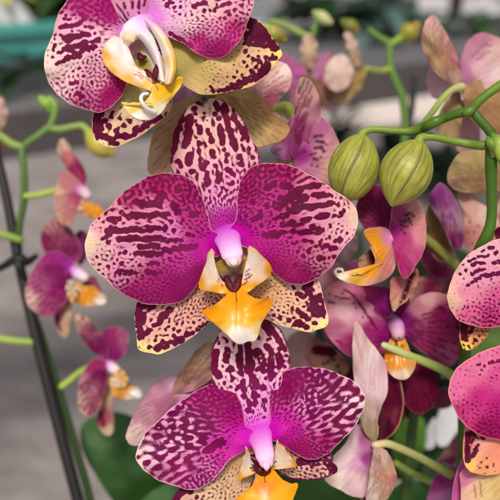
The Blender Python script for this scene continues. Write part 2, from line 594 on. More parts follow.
def tube_world(P, R, n=14, flat=1.0, caps=True, modf=None):
    P = np.asarray(P, float); R = np.asarray(R, float)
    if caps:
        t0 = P[0] - P[1]; t0 /= np.linalg.norm(t0); t1 = P[-1] - P[-2]; t1 /= np.linalg.norm(t1)
        q = np.array([0.99, 0.9, 0.7, 0.4])
        P = np.concatenate([[P[0] + t0 * R[0] * a for a in q], P, [P[-1] + t1 * R[-1] * a for a in q[::-1]]])
        R = np.concatenate([R[0] * np.sqrt(1 - q ** 2), R, R[-1] * np.sqrt(1 - q[::-1] ** 2)])
    m = len(P)
    T = np.gradient(P, axis=0); T /= np.linalg.norm(T, axis=1)[:, None] + 1e-12
    u = np.cross(T[0], FWD)
    if np.linalg.norm(u) < 1e-4: u = np.cross(T[0], RIGHT)
    u /= np.linalg.norm(u)
    V = []; along = []; ang = []
    ph = np.arange(n) / n * 2 * math.pi
    for i in range(m):
        u = u - T[i] * np.dot(u, T[i]); u /= np.linalg.norm(u) + 1e-12
        w = np.cross(T[i], u)
        rr = R[i] * np.ones(n)
        if modf is not None: rr = rr * modf(i / (m - 1), ph)
        V.append(P[i] + (np.cos(ph) * rr)[:, None] * u + (np.sin(ph) * rr * flat)[:, None] * w)
        along.append(np.full(n, i / (m - 1))); ang.append(ph)
    V = np.concatenate(V)
    a = np.arange(n); b = (a + 1) % n
    Q = np.concatenate([np.stack([i * n + a, i * n + b, (i + 1) * n + b, (i + 1) * n + a], 1) for i in range(m - 1)])
    return V, Q, np.concatenate(along), np.concatenate(ang)


def tube(parent, name, path, ctrl, mat=None, n=14, ns=40, flat=1.0, modf=None, colf=None, origin=None):
    """ctrl: colour, or list of (along, colour)"""
    V, Q, al, an = tube_geo(path, n, ns, flat, True, modf)
    if colf is not None: col = colf(al, an)
    elif isinstance(ctrl[0], (int, float)): col = np.tile(lin(ctrl), (len(V), 1))
    else:
        ks = [c[0] for c in ctrl]; cs = np.array([lin(c[1]) for c in ctrl])
        col = np.stack([np.interp(al, ks, cs[:, j]) for j in range(3)], 1)
    return link(name, V, Q, mat or M_STEM, parent, origin=origin, cols=dict(pig=col))


def flower(label, c, z, group='spotted orchid flowers', name='orchid_flower'):
    loc = W(c[0], c[1], Z(z))
    o = empty(name, loc, label, 'orchid flower', group)
    WLOC[o.name] = loc
    return o

# ================================================================== the main flower
A = flower('large magenta orchid flower at the centre, banded with dark maroon, yellow lip fully shown', (230, 245), 0.0)
H = (380, 84)
MID = (250, 60)


def net(t, s, e, x, y): return (1.9, 1.25, 1.0, 1.22)


petal(A, 'petal', zz(80, 160, 3.571, [(490, 262), (470, 245), (458, 205), (440, 135), (400, 75), (350, 50), (290, 48), (235, 62), (185, 90), (140, 130), (95, 178), (55, 215), (30, 250), (15, 305), (25, 350), (50, 390), (88, 420)]) +
      [(110, 283), (121, 293), (134, 300), (149.6, 304.8), (165, 305), (178, 302), (188, 296), (198, 285), (207, 270), (214, 258), (220, 256), (227, 250), (228, 243), (222, 237)],
      (222, 246), z=(0.15, -0.25, 0.25, 0.55, 0.45), tip=(84, 245), res=(430, 92),
      pig=[(214, 247, (205, 40, 185)), (203, 252, (208, 70, 180)), (185, 262, (210, 105, 175)), (160, 285, (190, 75, 140)), (135, 293, (185, 70, 130)), (120, 272, (228, 150, 178)),
           (100, 257, (242, 192, 190)), (89, 245, (250, 228, 192)), (105, 230, (236, 165, 178)), (125, 240, (234, 160, 188)), (150, 215, (226, 140, 172)), (165, 228, (228, 130, 188)),
           (190, 215, (200, 80, 155)), (185, 190, (195, 72, 135)), (160, 180, (188, 66, 122)), (130, 195, (208, 100, 140)), (112, 212, (235, 150, 165)), (180, 290, (160, 40, 110)), (200, 272, (165, 40, 120))],
      spcs=[(150, 230, (98, 8, 50)), (160, 182, (118, 12, 66)), (190, 195, (115, 12, 68)), (150, 292, (130, 18, 84)), (190, 280, (140, 25, 100)), (110, 270, (110, 15, 65))],
      caps=zs(80, 160, 3.571, [(170, 200, 310, 195, 13), (200, 150, 285, 160, 12), (100, 252, 280, 245, 12), (80, 280, 110, 270, 8), (100, 295, 9), (140, 285, 195, 282, 14), (210, 283, 290, 280, 9), (200, 336, 290, 334, 10),
                               (215, 309, 280, 308, 9), (290, 285, 360, 287, 8), (300, 322, 325, 322, 11), (340, 318, 415, 308, 10), (290, 128, 19), (335, 165, 350, 185, 15), (325, 220, 10), (305, 245, 10), (335, 252, 10),
                               (385, 265, 10), (365, 220, 9), (405, 270, 6), (400, 195, 420, 190, 11), (385, 175, 10), (105, 215, 140, 210, 9), (150, 190, 8), (130, 218, 8), (350, 105, 14), (265, 105, 12), (240, 112, 8),
                               (160, 330, 10), (140, 333, 6), (150, 370, 9), (100, 382, 8), (70, 372, 6), (140, 398, 180, 400, 10), (215, 375, 8), (245, 370, 280, 368, 7), (320, 355, 7), (200, 405, 6), (240, 400, 270, 405, 9),
                               (130, 408, 6), (170, 433, 7), (350, 350, 5), (290, 400, 6), (225, 420, 6), (200, 435, 7), (110, 240, 8), (60, 345, 4), (185, 355, 5)]),
      pat=[(160,178,-0.50,'i'),(190,188,-0.45,'i'),(204,210,-0.25,'i'),(130,194,-0.35,'i'),(112,212,0.05,'i'),(200,230,0.25,'i'),(212,247,3.00,'f'),(150,225,0.31,'s'),(130,240,0.31,'s'),(100,245,1.03,'f'),(89,245,3.00,'f'),(100,262,0.44,'f'),(125,268,0.30,'f'),(120,285,0.05,'f'),(150,297,-0.15,'f'),(180,292,-0.05,'f'),(165,272,0.19,'f'),(195,262,0.38,'f'),(203,270,0.20,'f'),(175,255,0.31,'i')], dk=True, rimw=1.1, grow=-0.25, bead=True)


petal(A, 'petal', zz(225, 150, 3.571, [(38, 245), (45, 170), (55, 110), (75, 75), (110, 52), (155, 45), (200, 50), (250, 62), (300, 85), (345, 110), (390, 142), (430, 170), (460, 200), (475, 230), (472, 275), (455, 315), (430, 345),
                                    (405, 375), (380, 415), (350, 445), (310, 468), (265, 482), (225, 478), (190, 455), (165, 425), (145, 398), (115, 372), (80, 350), (50, 338), (18, 325), (8, 305), (20, 275)]),
      (234, 240), z=(0.15, -0.2, 0.25, 0.45, 0.5), tip=(357, 215), res=(430, 92),
      pig=[(242, 236, (205, 36, 185)), (262, 245, (206, 65, 170)), (275, 272, (182, 56, 125)), (300, 280, (176, 55, 120)), (290, 235, (216, 100, 168)), (320, 213, (230, 152, 176)), (345, 225, (242, 186, 188)),
           (356, 218, (250, 226, 195)), (330, 258, (225, 140, 165)), (250, 190, (188, 66, 130)), (280, 178, (195, 72, 132)), (310, 192, (222, 128, 160)), (345, 198, (236, 170, 172)), (258, 215, (200, 85, 160)), (275, 200, (200, 90, 155))],
      spcs=[(300, 215, (98, 8, 50)), (270, 180, (112, 12, 64)), (255, 205, (118, 12, 72)), (285, 275, (135, 22, 88)), (320, 255, (115, 15, 65))],
      caps=zs(225, 150, 3.571, [(150, 135, 175, 125, 13), (190, 205, 265, 140, 13), (265, 140, 330, 125, 10), (250, 185, 285, 170, 14), (315, 160, 355, 160, 11), (230, 215, 385, 190, 11), (175, 247, 225, 230, 8), (205, 268, 250, 265, 9),
                                (240, 262, 300, 250, 9), (300, 245, 10), (330, 240, 365, 232, 12), (390, 235, 9), (410, 235, 425, 215, 7), (140, 305, 190, 300, 11), (210, 295, 11), (245, 290, 13), (265, 295, 350, 285, 11), (310, 275, 10),
                                (375, 270, 7), (405, 195, 9), (385, 165, 5), (370, 155, 5), (375, 310, 6), (395, 327, 410, 322, 10), (435, 298, 6), (345, 320, 5), (310, 327, 8), (285, 325, 8), (255, 330, 8), (240, 333, 6),
                                (345, 350, 365, 340, 10), (300, 360, 12), (335, 390, 350, 385, 9), (260, 362, 6), (375, 355, 395, 350, 6), (280, 380, 6), (250, 410, 9), (370, 385, 6), (200, 170, 12), (175, 190, 8), (150, 200, 11),
                                (125, 220, 9), (100, 185, 10), (100, 245, 125, 240, 9), (130, 270, 8), (205, 130, 235, 130, 10), (340, 330, 6), (325, 345, 6)]),
      pat=[(262,172,-0.50,'i'),(285,168,-0.35,'i'),(250,195,-0.45,'i'),(246,215,-0.25,'i'),(270,200,-0.05,'i'),(258,222,0.30,'i'),(238,238,3.00,'f'),(310,182,0.15,'s'),(320,200,0.25,'s'),(345,200,0.38,'f'),(356,218,3.00,'f'),(345,235,0.66,'f'),(335,255,0.20,'s'),(290,250,0.25,'f'),(270,250,0.66,'f'),(300,275,-0.05,'f'),(280,275,0.05,'f'),(320,265,0.05,'f'),(300,235,0.25,'s')], dk=True, rimw=1.1, grow=-0.25, bead=True)


petal(A, 'dorsal_sepal', [(228, 244), (214, 240), (204, 222), (190, 202), (178, 184), (171.5, 170), (170, 155), (172, 140), (176, 126), (182.5, 113.5), (192, 104), (205, 98), (215, 98), (224, 101), (233, 107), (243, 121), (251, 137), (257.5, 150),
                          (261, 163), (262, 176), (258, 198), (252, 220), (243, 238)],
      (228, 236), z=(0.4, 0.65, 0.1, 0.25, 0.25), tip=(210, 97), res=(340, 80),
      pig=[(205, 104, (240, 202, 182)), (180, 140, (242, 190, 185)), (230, 130, (242, 188, 186)), (210, 140, (244, 196, 182)), (220, 190, (236, 155, 198)), (228, 225, (208, 70, 190)), (205, 175, (240, 180, 195))],
      spcs=[(210, 120, (105, 10, 52)), (220, 185, (118, 14, 62)), (228, 215, (140, 20, 110))],
      caps=zs(150, 85, 4.167, [(185, 100, 13), (130, 130, 110, 210, 13), (165, 140, 150, 255, 15), (110, 210, 100, 280, 10), (190, 120, 8), (275, 80, 280, 100, 10), (310, 90, 325, 180, 13), (325, 180, 360, 265, 12), (350, 100, 10),
                               (350, 140, 390, 190, 12), (395, 190, 405, 230, 9), (270, 120, 10), (285, 140, 10), (290, 175, 300, 240, 11), (225, 115, 6), (210, 170, 210, 200, 8), (205, 245, 13), (245, 185, 6), (255, 230, 14), (250, 205, 8),
                               (260, 280, 14), (205, 275, 11), (165, 290, 160, 325, 14), (115, 320, 13), (130, 340, 9), (215, 310, 220, 340, 12), (240, 325, 8), (270, 335, 11), (270, 300, 9), (310, 270, 8), (320, 290, 8), (320, 315, 10),
                               (375, 300, 12), (380, 330, 11), (415, 265, 9), (385, 225, 8), (430, 300, 10), (350, 375, 7), (325, 350, 345, 370, 10), (285, 370, 280, 400, 13), (240, 365, 230, 390, 8), (240, 410, 10), (175, 360, 12),
                               (340, 410, 10), (190, 150, 5), (240, 150, 5), (195, 165, 5), (250, 440, 7), (300, 430, 6), (290, 460, 8), (320, 440, 7)]),
      pat=[(210,105,0.25,'s'),(180,140,0.10,'s'),(215,140,0.15,'s'),(240,140,0.10,'s'),(210,175,-0.05,'s'),(240,175,-0.05,'i'),(190,175,-0.05,'s'),(225,195,-0.15,'i'),(228,215,0.20,'f'),(228,230,1.30,'f')], dk=True, grow=-0.15, bead=True, rimw=0.6, rim=(120, 20, 60), rimdark=1.6, ripple=0.04)

petal(A, 'lateral_sepal', [(234, 254), (222, 248), (212, 252), (200, 266), (180, 285), (160, 292), (142, 296), (136, 304), (134.5, 316), (135.5, 329), (137.5, 342), (138.6, 349), (146, 352.5), (157, 354.7), (167, 351.4), (180, 345), (196, 334), (207, 325), (216, 316), (224, 300)],
      (226, 262), z=(0.55, 0.45, -0.05, 0.1, 0.25), tip=(140, 350), res=(300, 70),
      pig=[(205, 272, (206, 150, 118)), (195, 300, (226, 168, 142)), (170, 310, (236, 178, 165)), (150, 320, (236, 172, 172)), (140, 348, (250, 228, 148)), (155, 352, (250, 226, 150)), (180, 335, (238, 180, 165)), (148, 335, (240, 184, 165))],
      spc=(98, 10, 54),
      caps=zs(110, 270, 4.545, [(128, 170, 132, 300, 19), (150, 300, 180, 272, 10), (165, 170, 200, 165, 14), (150, 240, 160, 200, 10), (220, 240, 270, 180, 13), (205, 250, 13), (280, 180, 10), (350, 290, 13), (215, 355, 325, 318, 14), (180, 350, 11),
                                (400, 270, 450, 240, 11), (310, 280, 8), (290, 300, 8), (290, 270, 6), (270, 230, 6), (330, 240, 6), (240, 322, 9), (380, 235, 7), (205, 320, 7), (300, 320, 10), (230, 205, 10), (255, 195, 12), (375, 285, 9), (145, 270, 10),
                                (210, 300, 6), (255, 275, 6), (265, 260, 5)]),
      pat=[(205,270,1.27,'f'),(190,300,0.57,'f'),(170,310,0.39,'f'),(150,315,0.27,'i'),(140,345,1.27,'f'),(180,335,0.33,'i'),(210,310,0.39,'f')], rimw=0.9, rim=(244, 220, 150), ripple=0.05, grow=-0.1, bead=True)

petal(A, 'lateral_sepal', [(226, 254), (230, 246), (246, 248), (254, 258), (258, 270), (268, 271), (285, 272), (305, 274), (318, 279), (322, 292), (326, 306), (328, 318), (327, 325), (320, 329), (308, 332), (294, 329), (280, 325), (264, 318), (256, 310), (246, 300)],
      (238, 264), z=(0.55, 0.4, -0.05, 0.1, 0.15), tip=(327, 325), res=(300, 70),
      pig=[(256, 286, (205, 155, 105)), (275, 292, (228, 178, 132)), (290, 300, (238, 190, 150)), (318, 312, (240, 180, 175)), (326, 325, (250, 228, 150)), (310, 331, (250, 220, 160)), (275, 318, (240, 190, 165)), (300, 285, (240, 190, 180))],
      spc=(98, 10, 52),
      caps=zs(240, 280, 5, [(335, 40, 405, 160, 22), (400, 80, 415, 180, 13), (350, 20, 18), (290, 65, 320, 85, 12), (270, 40, 10), (255, 70, 5), (285, 100, 6), (335, 118, 9), (320, 135, 6), (350, 145, 380, 175, 12), (290, 155, 345, 195, 12),
                            (260, 150, 9), (245, 200, 14), (280, 215, 340, 235, 13), (375, 215, 13), (200, 188, 12), (170, 178, 9), (190, 152, 6), (215, 165, 6), (265, 185, 5), (265, 135, 6), (240, 165, 5), (275, 225, 300, 205, 8)]),
      light=zs(240, 280, 5, [(372, 65, 7), (400, 120, 5)]),
      pat=[(255,285,1.36,'f'),(275,295,1.27,'f'),(300,305,0.51,'f'),(320,310,0.39,'i'),(270,315,0.39,'f'),(325,325,2.12,'f'),(300,325,0.33,'i')], rimw=0.9, rim=(246, 220, 165), ripple=0.05, grow=-0.1, bead=True)

YEL = (250, 172, 22)
WHT = (250, 236, 232)


def lip_A():
    z0 = lambda p: zz(170, 230, 3.571, p)
    lip = petal(A, 'lip', z0([(222, 195), (208, 215), (195, 238), (150, 272), (113, 288), (122, 300), (145, 322), (175, 350), (205, 375), (228, 398), (252, 407), (278, 400), (305, 395), (318, 368), (326, 335), (346, 300), (371, 250), (352, 249), (325, 249), (290, 236), (262, 213), (250, 196)]),
                (236, 288), z=(-0.55, -1.0, 0.34, 0.6, 0.6), tip=(241, 344), res=(220, 46), mat=M_LIP, thick=1.5, ripple=0.09, groove=0.12, rimw=0.8, rim=(244, 150, 20), cen=(235, 315),
                pig=[(235, 293, (246, 160, 12)), (212, 308, (245, 158, 8)), (262, 304, (245, 158, 8)), (235, 302, (246, 165, 12)), (222, 320, (250, 176, 15)), (250, 318, (250, 178, 18)), (226, 326, (250, 205, 90)), (248, 324, (252, 200, 60)), (237, 321, (250, 190, 50)), (238, 332, (253, 244, 236)), (231, 333, (252, 238, 215)), (248, 333, (253, 242, 228)), (218, 315, (248, 168, 10)), (258, 312, (248, 168, 10)), (241, 340, (253, 246, 240)), (258, 329, (250, 220, 140))],
                caps=[(235.5, 290, 236.5, 301, 0.5), (236.3, 301, 237, 318, 0.15)], spc=(150, 50, 12), warp=0.3)
    for pts, b, tp, sg in (([(149, 72), (132, 108), (116, 150), (103, 188), (108, 211), (148, 220), (185, 228), (212, 222), (206, 198), (184, 178), (169, 150), (160, 108)], (205, 200), (150, 76), 1),
                           ([(284, 62), (300, 72), (328, 93), (352, 116), (363, 143), (350, 171), (314, 196), (276, 224), (248, 222), (254, 190), (262, 155), (271, 118), (278, 86)], (256, 200), (286, 66), -1)):
        q = z0(pts); bb = z0([b])[0]; tt = z0([tp])[0]
        out = z0([(105, 190)])[0] if sg > 0 else z0([(362, 140)])[0]
        inn = z0([(180, 160)])[0] if sg > 0 else z0([(268, 150)])[0]
        capz = zs(170, 230, 3.571, [(172, 168, 176, 178, 2), (180, 178, 185, 186, 2), (190, 166, 192, 178, 2.5), (168, 182, 174, 186, 1.5), (184, 196, 188, 202, 2), (196, 190, 3)] if sg > 0 else
                  [(268, 150, 284, 140, 2), (266, 162, 280, 156, 2.5), (272, 172, 292, 160, 2), (262, 178, 276, 176, 2), (268, 190, 276, 184, 2), (282, 170, 288, 168, 1.5), (262, 195, 3)])
        petal(lip, 'side_lobe', q, bb, z=(-0.5, -0.95, -0.12, 0.25, -0.2) if sg > 0 else (-0.5, -0.95, -0.12, -0.2, 0.25), tip=tt, res=(150, 34), mat=M_LIP, thick=0.9, ripple=0.02, rimw=1.6, rim=(246, 168, 30),
              pig=[(out[0], out[1], (247, 165, 20)), (bb[0], bb[1] + 4, (248, 180, 40)), (bb[0] - sg * 10, bb[1] + 4, (246, 168, 25)), (inn[0], inn[1], (246, 228, 222)), ((tt[0] + inn[0]) / 2, (tt[1] + inn[1]) / 2, (252, 240, 232)), (tt[0], tt[1], (252, 230, 190)), ((out[0] + inn[0]) / 2, (out[1] + inn[1]) / 2, (250, 222, 190))],
              caps=capz, spc=(140, 20, 30), warp=0.4)
    th = petal(lip, 'throat', z0([(165, 120), (190, 105), (225, 110), (262, 105), (285, 120), (275, 160), (262, 205), (232, 226), (205, 205), (185, 165)]), (229, 290), z=(-0.35, 0.1, 0.1, -0.1, -0.1), res=(90, 30), mat=M_LIP, thick=0.6, ripple=0.02, rimw=0,
               pig=[(221, 266, (160, 130, 50)), (246, 264, (170, 140, 55)), (233, 284, (84, 10, 22)), (226, 280, (90, 12, 24)), (240, 279, (90, 12, 24)), (233, 276, (96, 16, 26)), (233, 266, (190, 160, 130))], caps=zs(170, 230, 3.571, [(198, 175, 250, 172, 13), (205, 195, 245, 192, 16)]), spc=(70, 8, 18), warp=0.6)
    # the small two-horned callus in the throat
    tube(lip, 'callus', [(226.5, 278, -0.4, 3.0), (229, 284, -0.5, 4.0), (232, 290, -0.58, 2.4)], [(0, (70, 8, 20)), (1, (100, 14, 24))], M_CALLUS, flat=0.6)
    tube(lip, 'callus', [(240, 277, -0.4, 3.0), (238, 284, -0.5, 4.0), (235, 290, -0.58, 2.4)], [(0, (70, 8, 20)), (1, (100, 14, 24))], M_CALLUS, flat=0.6)


lip_A()


def column(par, path, ctrl, n=28, flat=0.85):
    return tube(par, 'column', path, ctrl, M_COLUMN, n=n, ns=40, flat=flat)


column(A, [(226, 231, 0.55, 15), (227.2, 237, 0.25, 14.2), (229, 243.5, -0.1, 12.3), (231, 250, -0.42, 11.4), (232.6, 255.5, -0.58, 10.8), (233.4, 258.5, -0.6, 8.8)],
       [(0, (190, 40, 184)), (0.2, (204, 74, 204)), (0.42, (226, 132, 224)), (0.62, (240, 172, 238)), (0.85, (250, 206, 242)), (1, (246, 205, 205))], n=40, flat=0.55)
tube(A, 'rostellum', [(233.5, 260.5, -0.7, 5.2), (234, 263.5, -0.78, 3.8), (234.2, 265.5, -0.74, 1.8)], [(0, (250, 214, 236)), (1, (242, 214, 170))], M_COLUMN, n=18, flat=0.6)

# ================================================================== upper flower
B_ = flower('large spotted orchid flower cut off at the top edge, its white lip turned aside', (150, 40), -1.0)


petal(B_, 'petal', [(134, 34), (128, 26), (121, 18), (113, 4), (106, -10), (96, -18), (82, -16), (72, -5), (63, 6), (58, 15), (53, 33), (46.6, 48), (44, 62), (46, 75), (52, 87), (60, 97), (73, 105.5), (92, 111.5), (105, 110.5), (117, 102), (124, 92), (128, 80), (132, 60), (136, 45)],
      (137, 40), z=(-0.8, -1.35, 0.2, 0.35, 0.3), tip=(45, 64), res=(400, 86),
      pig=[(60, 60, (246, 215, 206)), (47, 62, (248, 226, 212)), (75, 30, (240, 178, 200)), (110, 12, (200, 50, 140)), (85, 8, (208, 80, 150)), (95, 80, (238, 175, 192)), (110, 95, (195, 60, 130)), (120, 60, (246, 200, 218)), (131, 34, (236, 140, 220)),
           (85, 98, (215, 125, 160)), (100, 40, (245, 195, 208)), (65, 85, (246, 205, 205)), (122, 82, (205, 80, 145))],
      spcs=[(75, 50, (108, 12, 60)), (100, 8, (140, 15, 90)), (105, 95, (150, 20, 92)), (70, 90, (128, 16, 75))],
      caps=zs(0, 0, 4.545, [(255, 290, 290, 275, 9), (280, 235, 9), (265, 238, 9), (300, 265, 360, 255, 13), (310, 220, 390, 200, 14), (370, 230, 430, 215, 11), (385, 190, 12), (340, 240, 11), (290, 175, 360, 165, 13), (275, 125, 330, 115, 11),
                            (350, 110, 360, 105, 13), (375, 155, 405, 155, 9), (420, 190, 450, 180, 11), (370, 65, 390, 80, 11), (415, 92, 10), (345, 85, 7), (385, 122, 8), (325, 140, 7), (430, 152, 8), (290, 85, 8), (300, 70, 8), (290, 220, 9),
                            (240, 260, 7), (275, 160, 7), (250, 178, 6), (360, 310, 9), (320, 380, 350, 375, 8), (375, 400, 10), (380, 345, 7), (335, 325, 6), (420, 375, 8), (290, 340, 6), (350, 420, 375, 440, 9), (250, 205, 240, 230, 5), (310, 190, 320, 180, 8)]),
      pat=[(60,60,0.68,'f'),(47,62,2.20,'f'),(75,30,0.25,'s'),(110,12,-0.43,'i'),(85,5,-0.32,'i'),(95,35,0.32,'s'),(125,40,1.08,'f'),(132,36,3.00,'f'),(100,65,0.47,'f'),(95,85,-0.04,'f'),(110,98,-0.43,'f'),(80,95,-0.11,'f'),(62,85,0.32,'f'),(122,85,-0.18,'f'),(65,40,0.25,'s')], dk=True, rimw=1.1, grow=-0.3, bead=True)


petal(B_, 'petal', [(146, 24), (149, 10), (154, -8), (164, -24), (184, -36), (212, -40), (238, -32), (252, -14), (254, 0), (252, 10), (245, 31), (237, 44), (225, 56), (211, 59.5), (197.6, 54), (184, 44), (167, 36), (155, 29)],
      (147, 27), z=(-0.75, -1.1, 0.2, 0.3, 0.45), tip=(252, 5), res=(360, 80),
      pig=[(152, 20, (226, 135, 222)), (175, 26, (242, 190, 218)), (190, 22, (246, 206, 212)), (210, 8, (244, 200, 194)), (240, 8, (236, 170, 182)), (222, 46, (205, 75, 145)), (200, 44, (216, 100, 165)), (235, 30, (225, 115, 160)), (175, 5, (240, 185, 216)), (215, 30, (232, 150, 182))],
      spcs=[(200, 5, (120, 16, 70)), (222, 46, (160, 25, 105)), (240, 15, (130, 18, 78))],
      caps=zs(190, 0, 4.545, [(20, 28, 30, 22, 9), (45, 18, 70, 14, 9), (65, 50, 8), (90, 45, 5), (150, 25, 180, 15, 7), (235, 25, 8), (205, 48, 8), (180, 68, 9), (160, 85, 6), (120, 20, 5), (110, 50, 6), (240, 60, 7)]) +
      zs(150, 0, 2.941, [(50, 15, 7), (62, 5, 7), (70, 22, 5), (40, -5, 6), (90, 20, 4)]) + [(170, 33, 182, 40, 1.2), (178, 41, 192, 47, 1.6), (186, 44, 190, 45, 1.8)],
      pat=[(155,15,2.40,'f'),(175,28,1.76,'f'),(178,10,0.72,'i'),(200,10,0.66,'i'),(205,28,0.42,'f'),(225,10,0.48,'s'),(245,5,0.18,'f'),(235,30,0.00,'f'),(215,48,-0.12,'f'),(195,45,0.00,'f'),(185,38,0.30,'f')], dk=True, grow=0.1, rimw=1.1, bead=True, rim=(242, 205, 190))

petal(B_, 'dorsal_sepal', [(142, 27), (132, 26), (124, 20), (113, 4), (108, -18), (118, -45), (135, -58), (150, -45), (156, -20), (152, 2), (148, 18)],
      (140, 27), z=(-0.55, -0.5, 0.0, 0.2, 0.2), tip=(133, -58), res=(200, 50),
      pig=[(138, 24, (225, 130, 215)), (135, 12, (225, 150, 195)), (130, 0, (222, 155, 175)), (145, 5, (222, 130, 185))],
      caps=[(124, 3, 125, 8, 1.5), (132, 2, 132.5, 8, 1.6), (139, 1, 139, 8, 1.7), (138.5, 12, 139, 14, 1.2), (128, 12, 129, 15, 1), (117, 4, 128, 21, 1.1), (145, 0, 144, 6, 1.2), (121, -2, 2), (133, -6, 2)], spc=(120, 15, 75), rimw=0.8)

petal(B_, 'lateral_sepal', [(160, 38), (175, 32), (200, 30), (225, 25), (245, 16), (253, 17.6), (261.5, 23), (270, 34), (278, 45), (282.5, 54), (277, 62), (267, 74), (254, 84.7), (238, 90), (219, 93.5), (203, 94.6), (190, 89), (180, 82), (170, 70), (162, 55)],
      (160, 46), z=(-0.45, -0.4, 0.15, 0.3, 0.25), tip=(281, 54), res=(320, 74),
      pig=[(180, 60, (188, 170, 95)), (205, 75, (205, 182, 110)), (200, 90, (220, 185, 130)), (235, 60, (225, 185, 130)), (255, 60, (235, 190, 150)), (281, 54, (248, 230, 120)), (268, 40, (225, 170, 140)), (225, 85, (230, 185, 140)), (245, 40, (220, 175, 135))],
      spc=(92, 8, 48),
      caps=zs(190, 0, 4.545, [(285, 105, 320, 145, 27), (318, 140, 385, 212, 21), (250, 150, 340, 165, 11), (260, 175, 350, 190, 9), (250, 198, 345, 210, 7), (362, 268, 390, 265, 7), (350, 300, 17), (320, 325, 12), (300, 350, 180, 402, 12), (355, 320, 300, 362, 10),
                              (150, 412, 220, 400, 9), (130, 410, 7), (105, 413, 8), (95, 395, 5), (250, 235, 8), (290, 270, 9), (315, 280, 8), (280, 325, 9), (345, 265, 8), (225, 370, 7), (265, 255, 5), (310, 255, 5), (245, 280, 5), (260, 300, 5),
                              (300, 305, 6), (200, 350, 5), (240, 340, 5), (215, 325, 4), (185, 380, 5), (250, 355, 6), (375, 250, 5), (330, 305, 8)]),
      pat=[(180,65,3,'f'),(200,80,2.2,'f'),(230,65,1.6,'f'),(240,80,.9,'f'),(255,65,.8,'f'),(265,55,1.0,'i'),(215,88,.8,'f'),(250,40,1.2,'i')], rimw=1.0, rim=(232, 205, 120), grow=0.5)

petal(B_, 'lateral_sepal', [(158, 62), (140, 72), (122, 90), (100, 108), (93.5, 113), (92, 121), (92.5, 130), (96, 140), (109, 148), (118, 146.5), (126, 143), (143, 134), (160, 121), (170, 110), (172, 90), (168, 70)],
      (160, 66), z=(-0.4, -0.5, 0.05, 0.2, 0.2), tip=(105, 148), res=(260, 60),
      pig=[(130, 95, (205, 190, 130)), (125, 118, (232, 195, 160)), (108, 140, (240, 212, 160)), (100, 120, (228, 170, 160)), (150, 115, (215, 170, 140)), (140, 130, (230, 185, 160))],
      spc=(96, 10, 52),
      caps=zs(0, 0, 2.941, [(283, 340, 280, 395, 7), (290, 350, 300, 380, 5), (300, 400, 330, 410, 7), (345, 400, 380, 400, 6), (320, 370, 6), (340, 385, 5), (310, 355, 6), (365, 370, 5), (400, 380, 430, 370, 7), (440, 360, 470, 345, 6),
                            (330, 345, 4), (380, 355, 4), (355, 350, 3), (300, 335, 5), (420, 350, 4), (395, 395, 4), (325, 420, 345, 422, 4)]),
      pat=[(130,95,2.2,'f'),(110,120,.6,'s'),(100,130,.2,'s'),(125,135,.3,'s'),(150,120,.5,'s'),(108,143,1,'f')], rimw=0.9, rim=(240, 215, 160), grow=0.7)


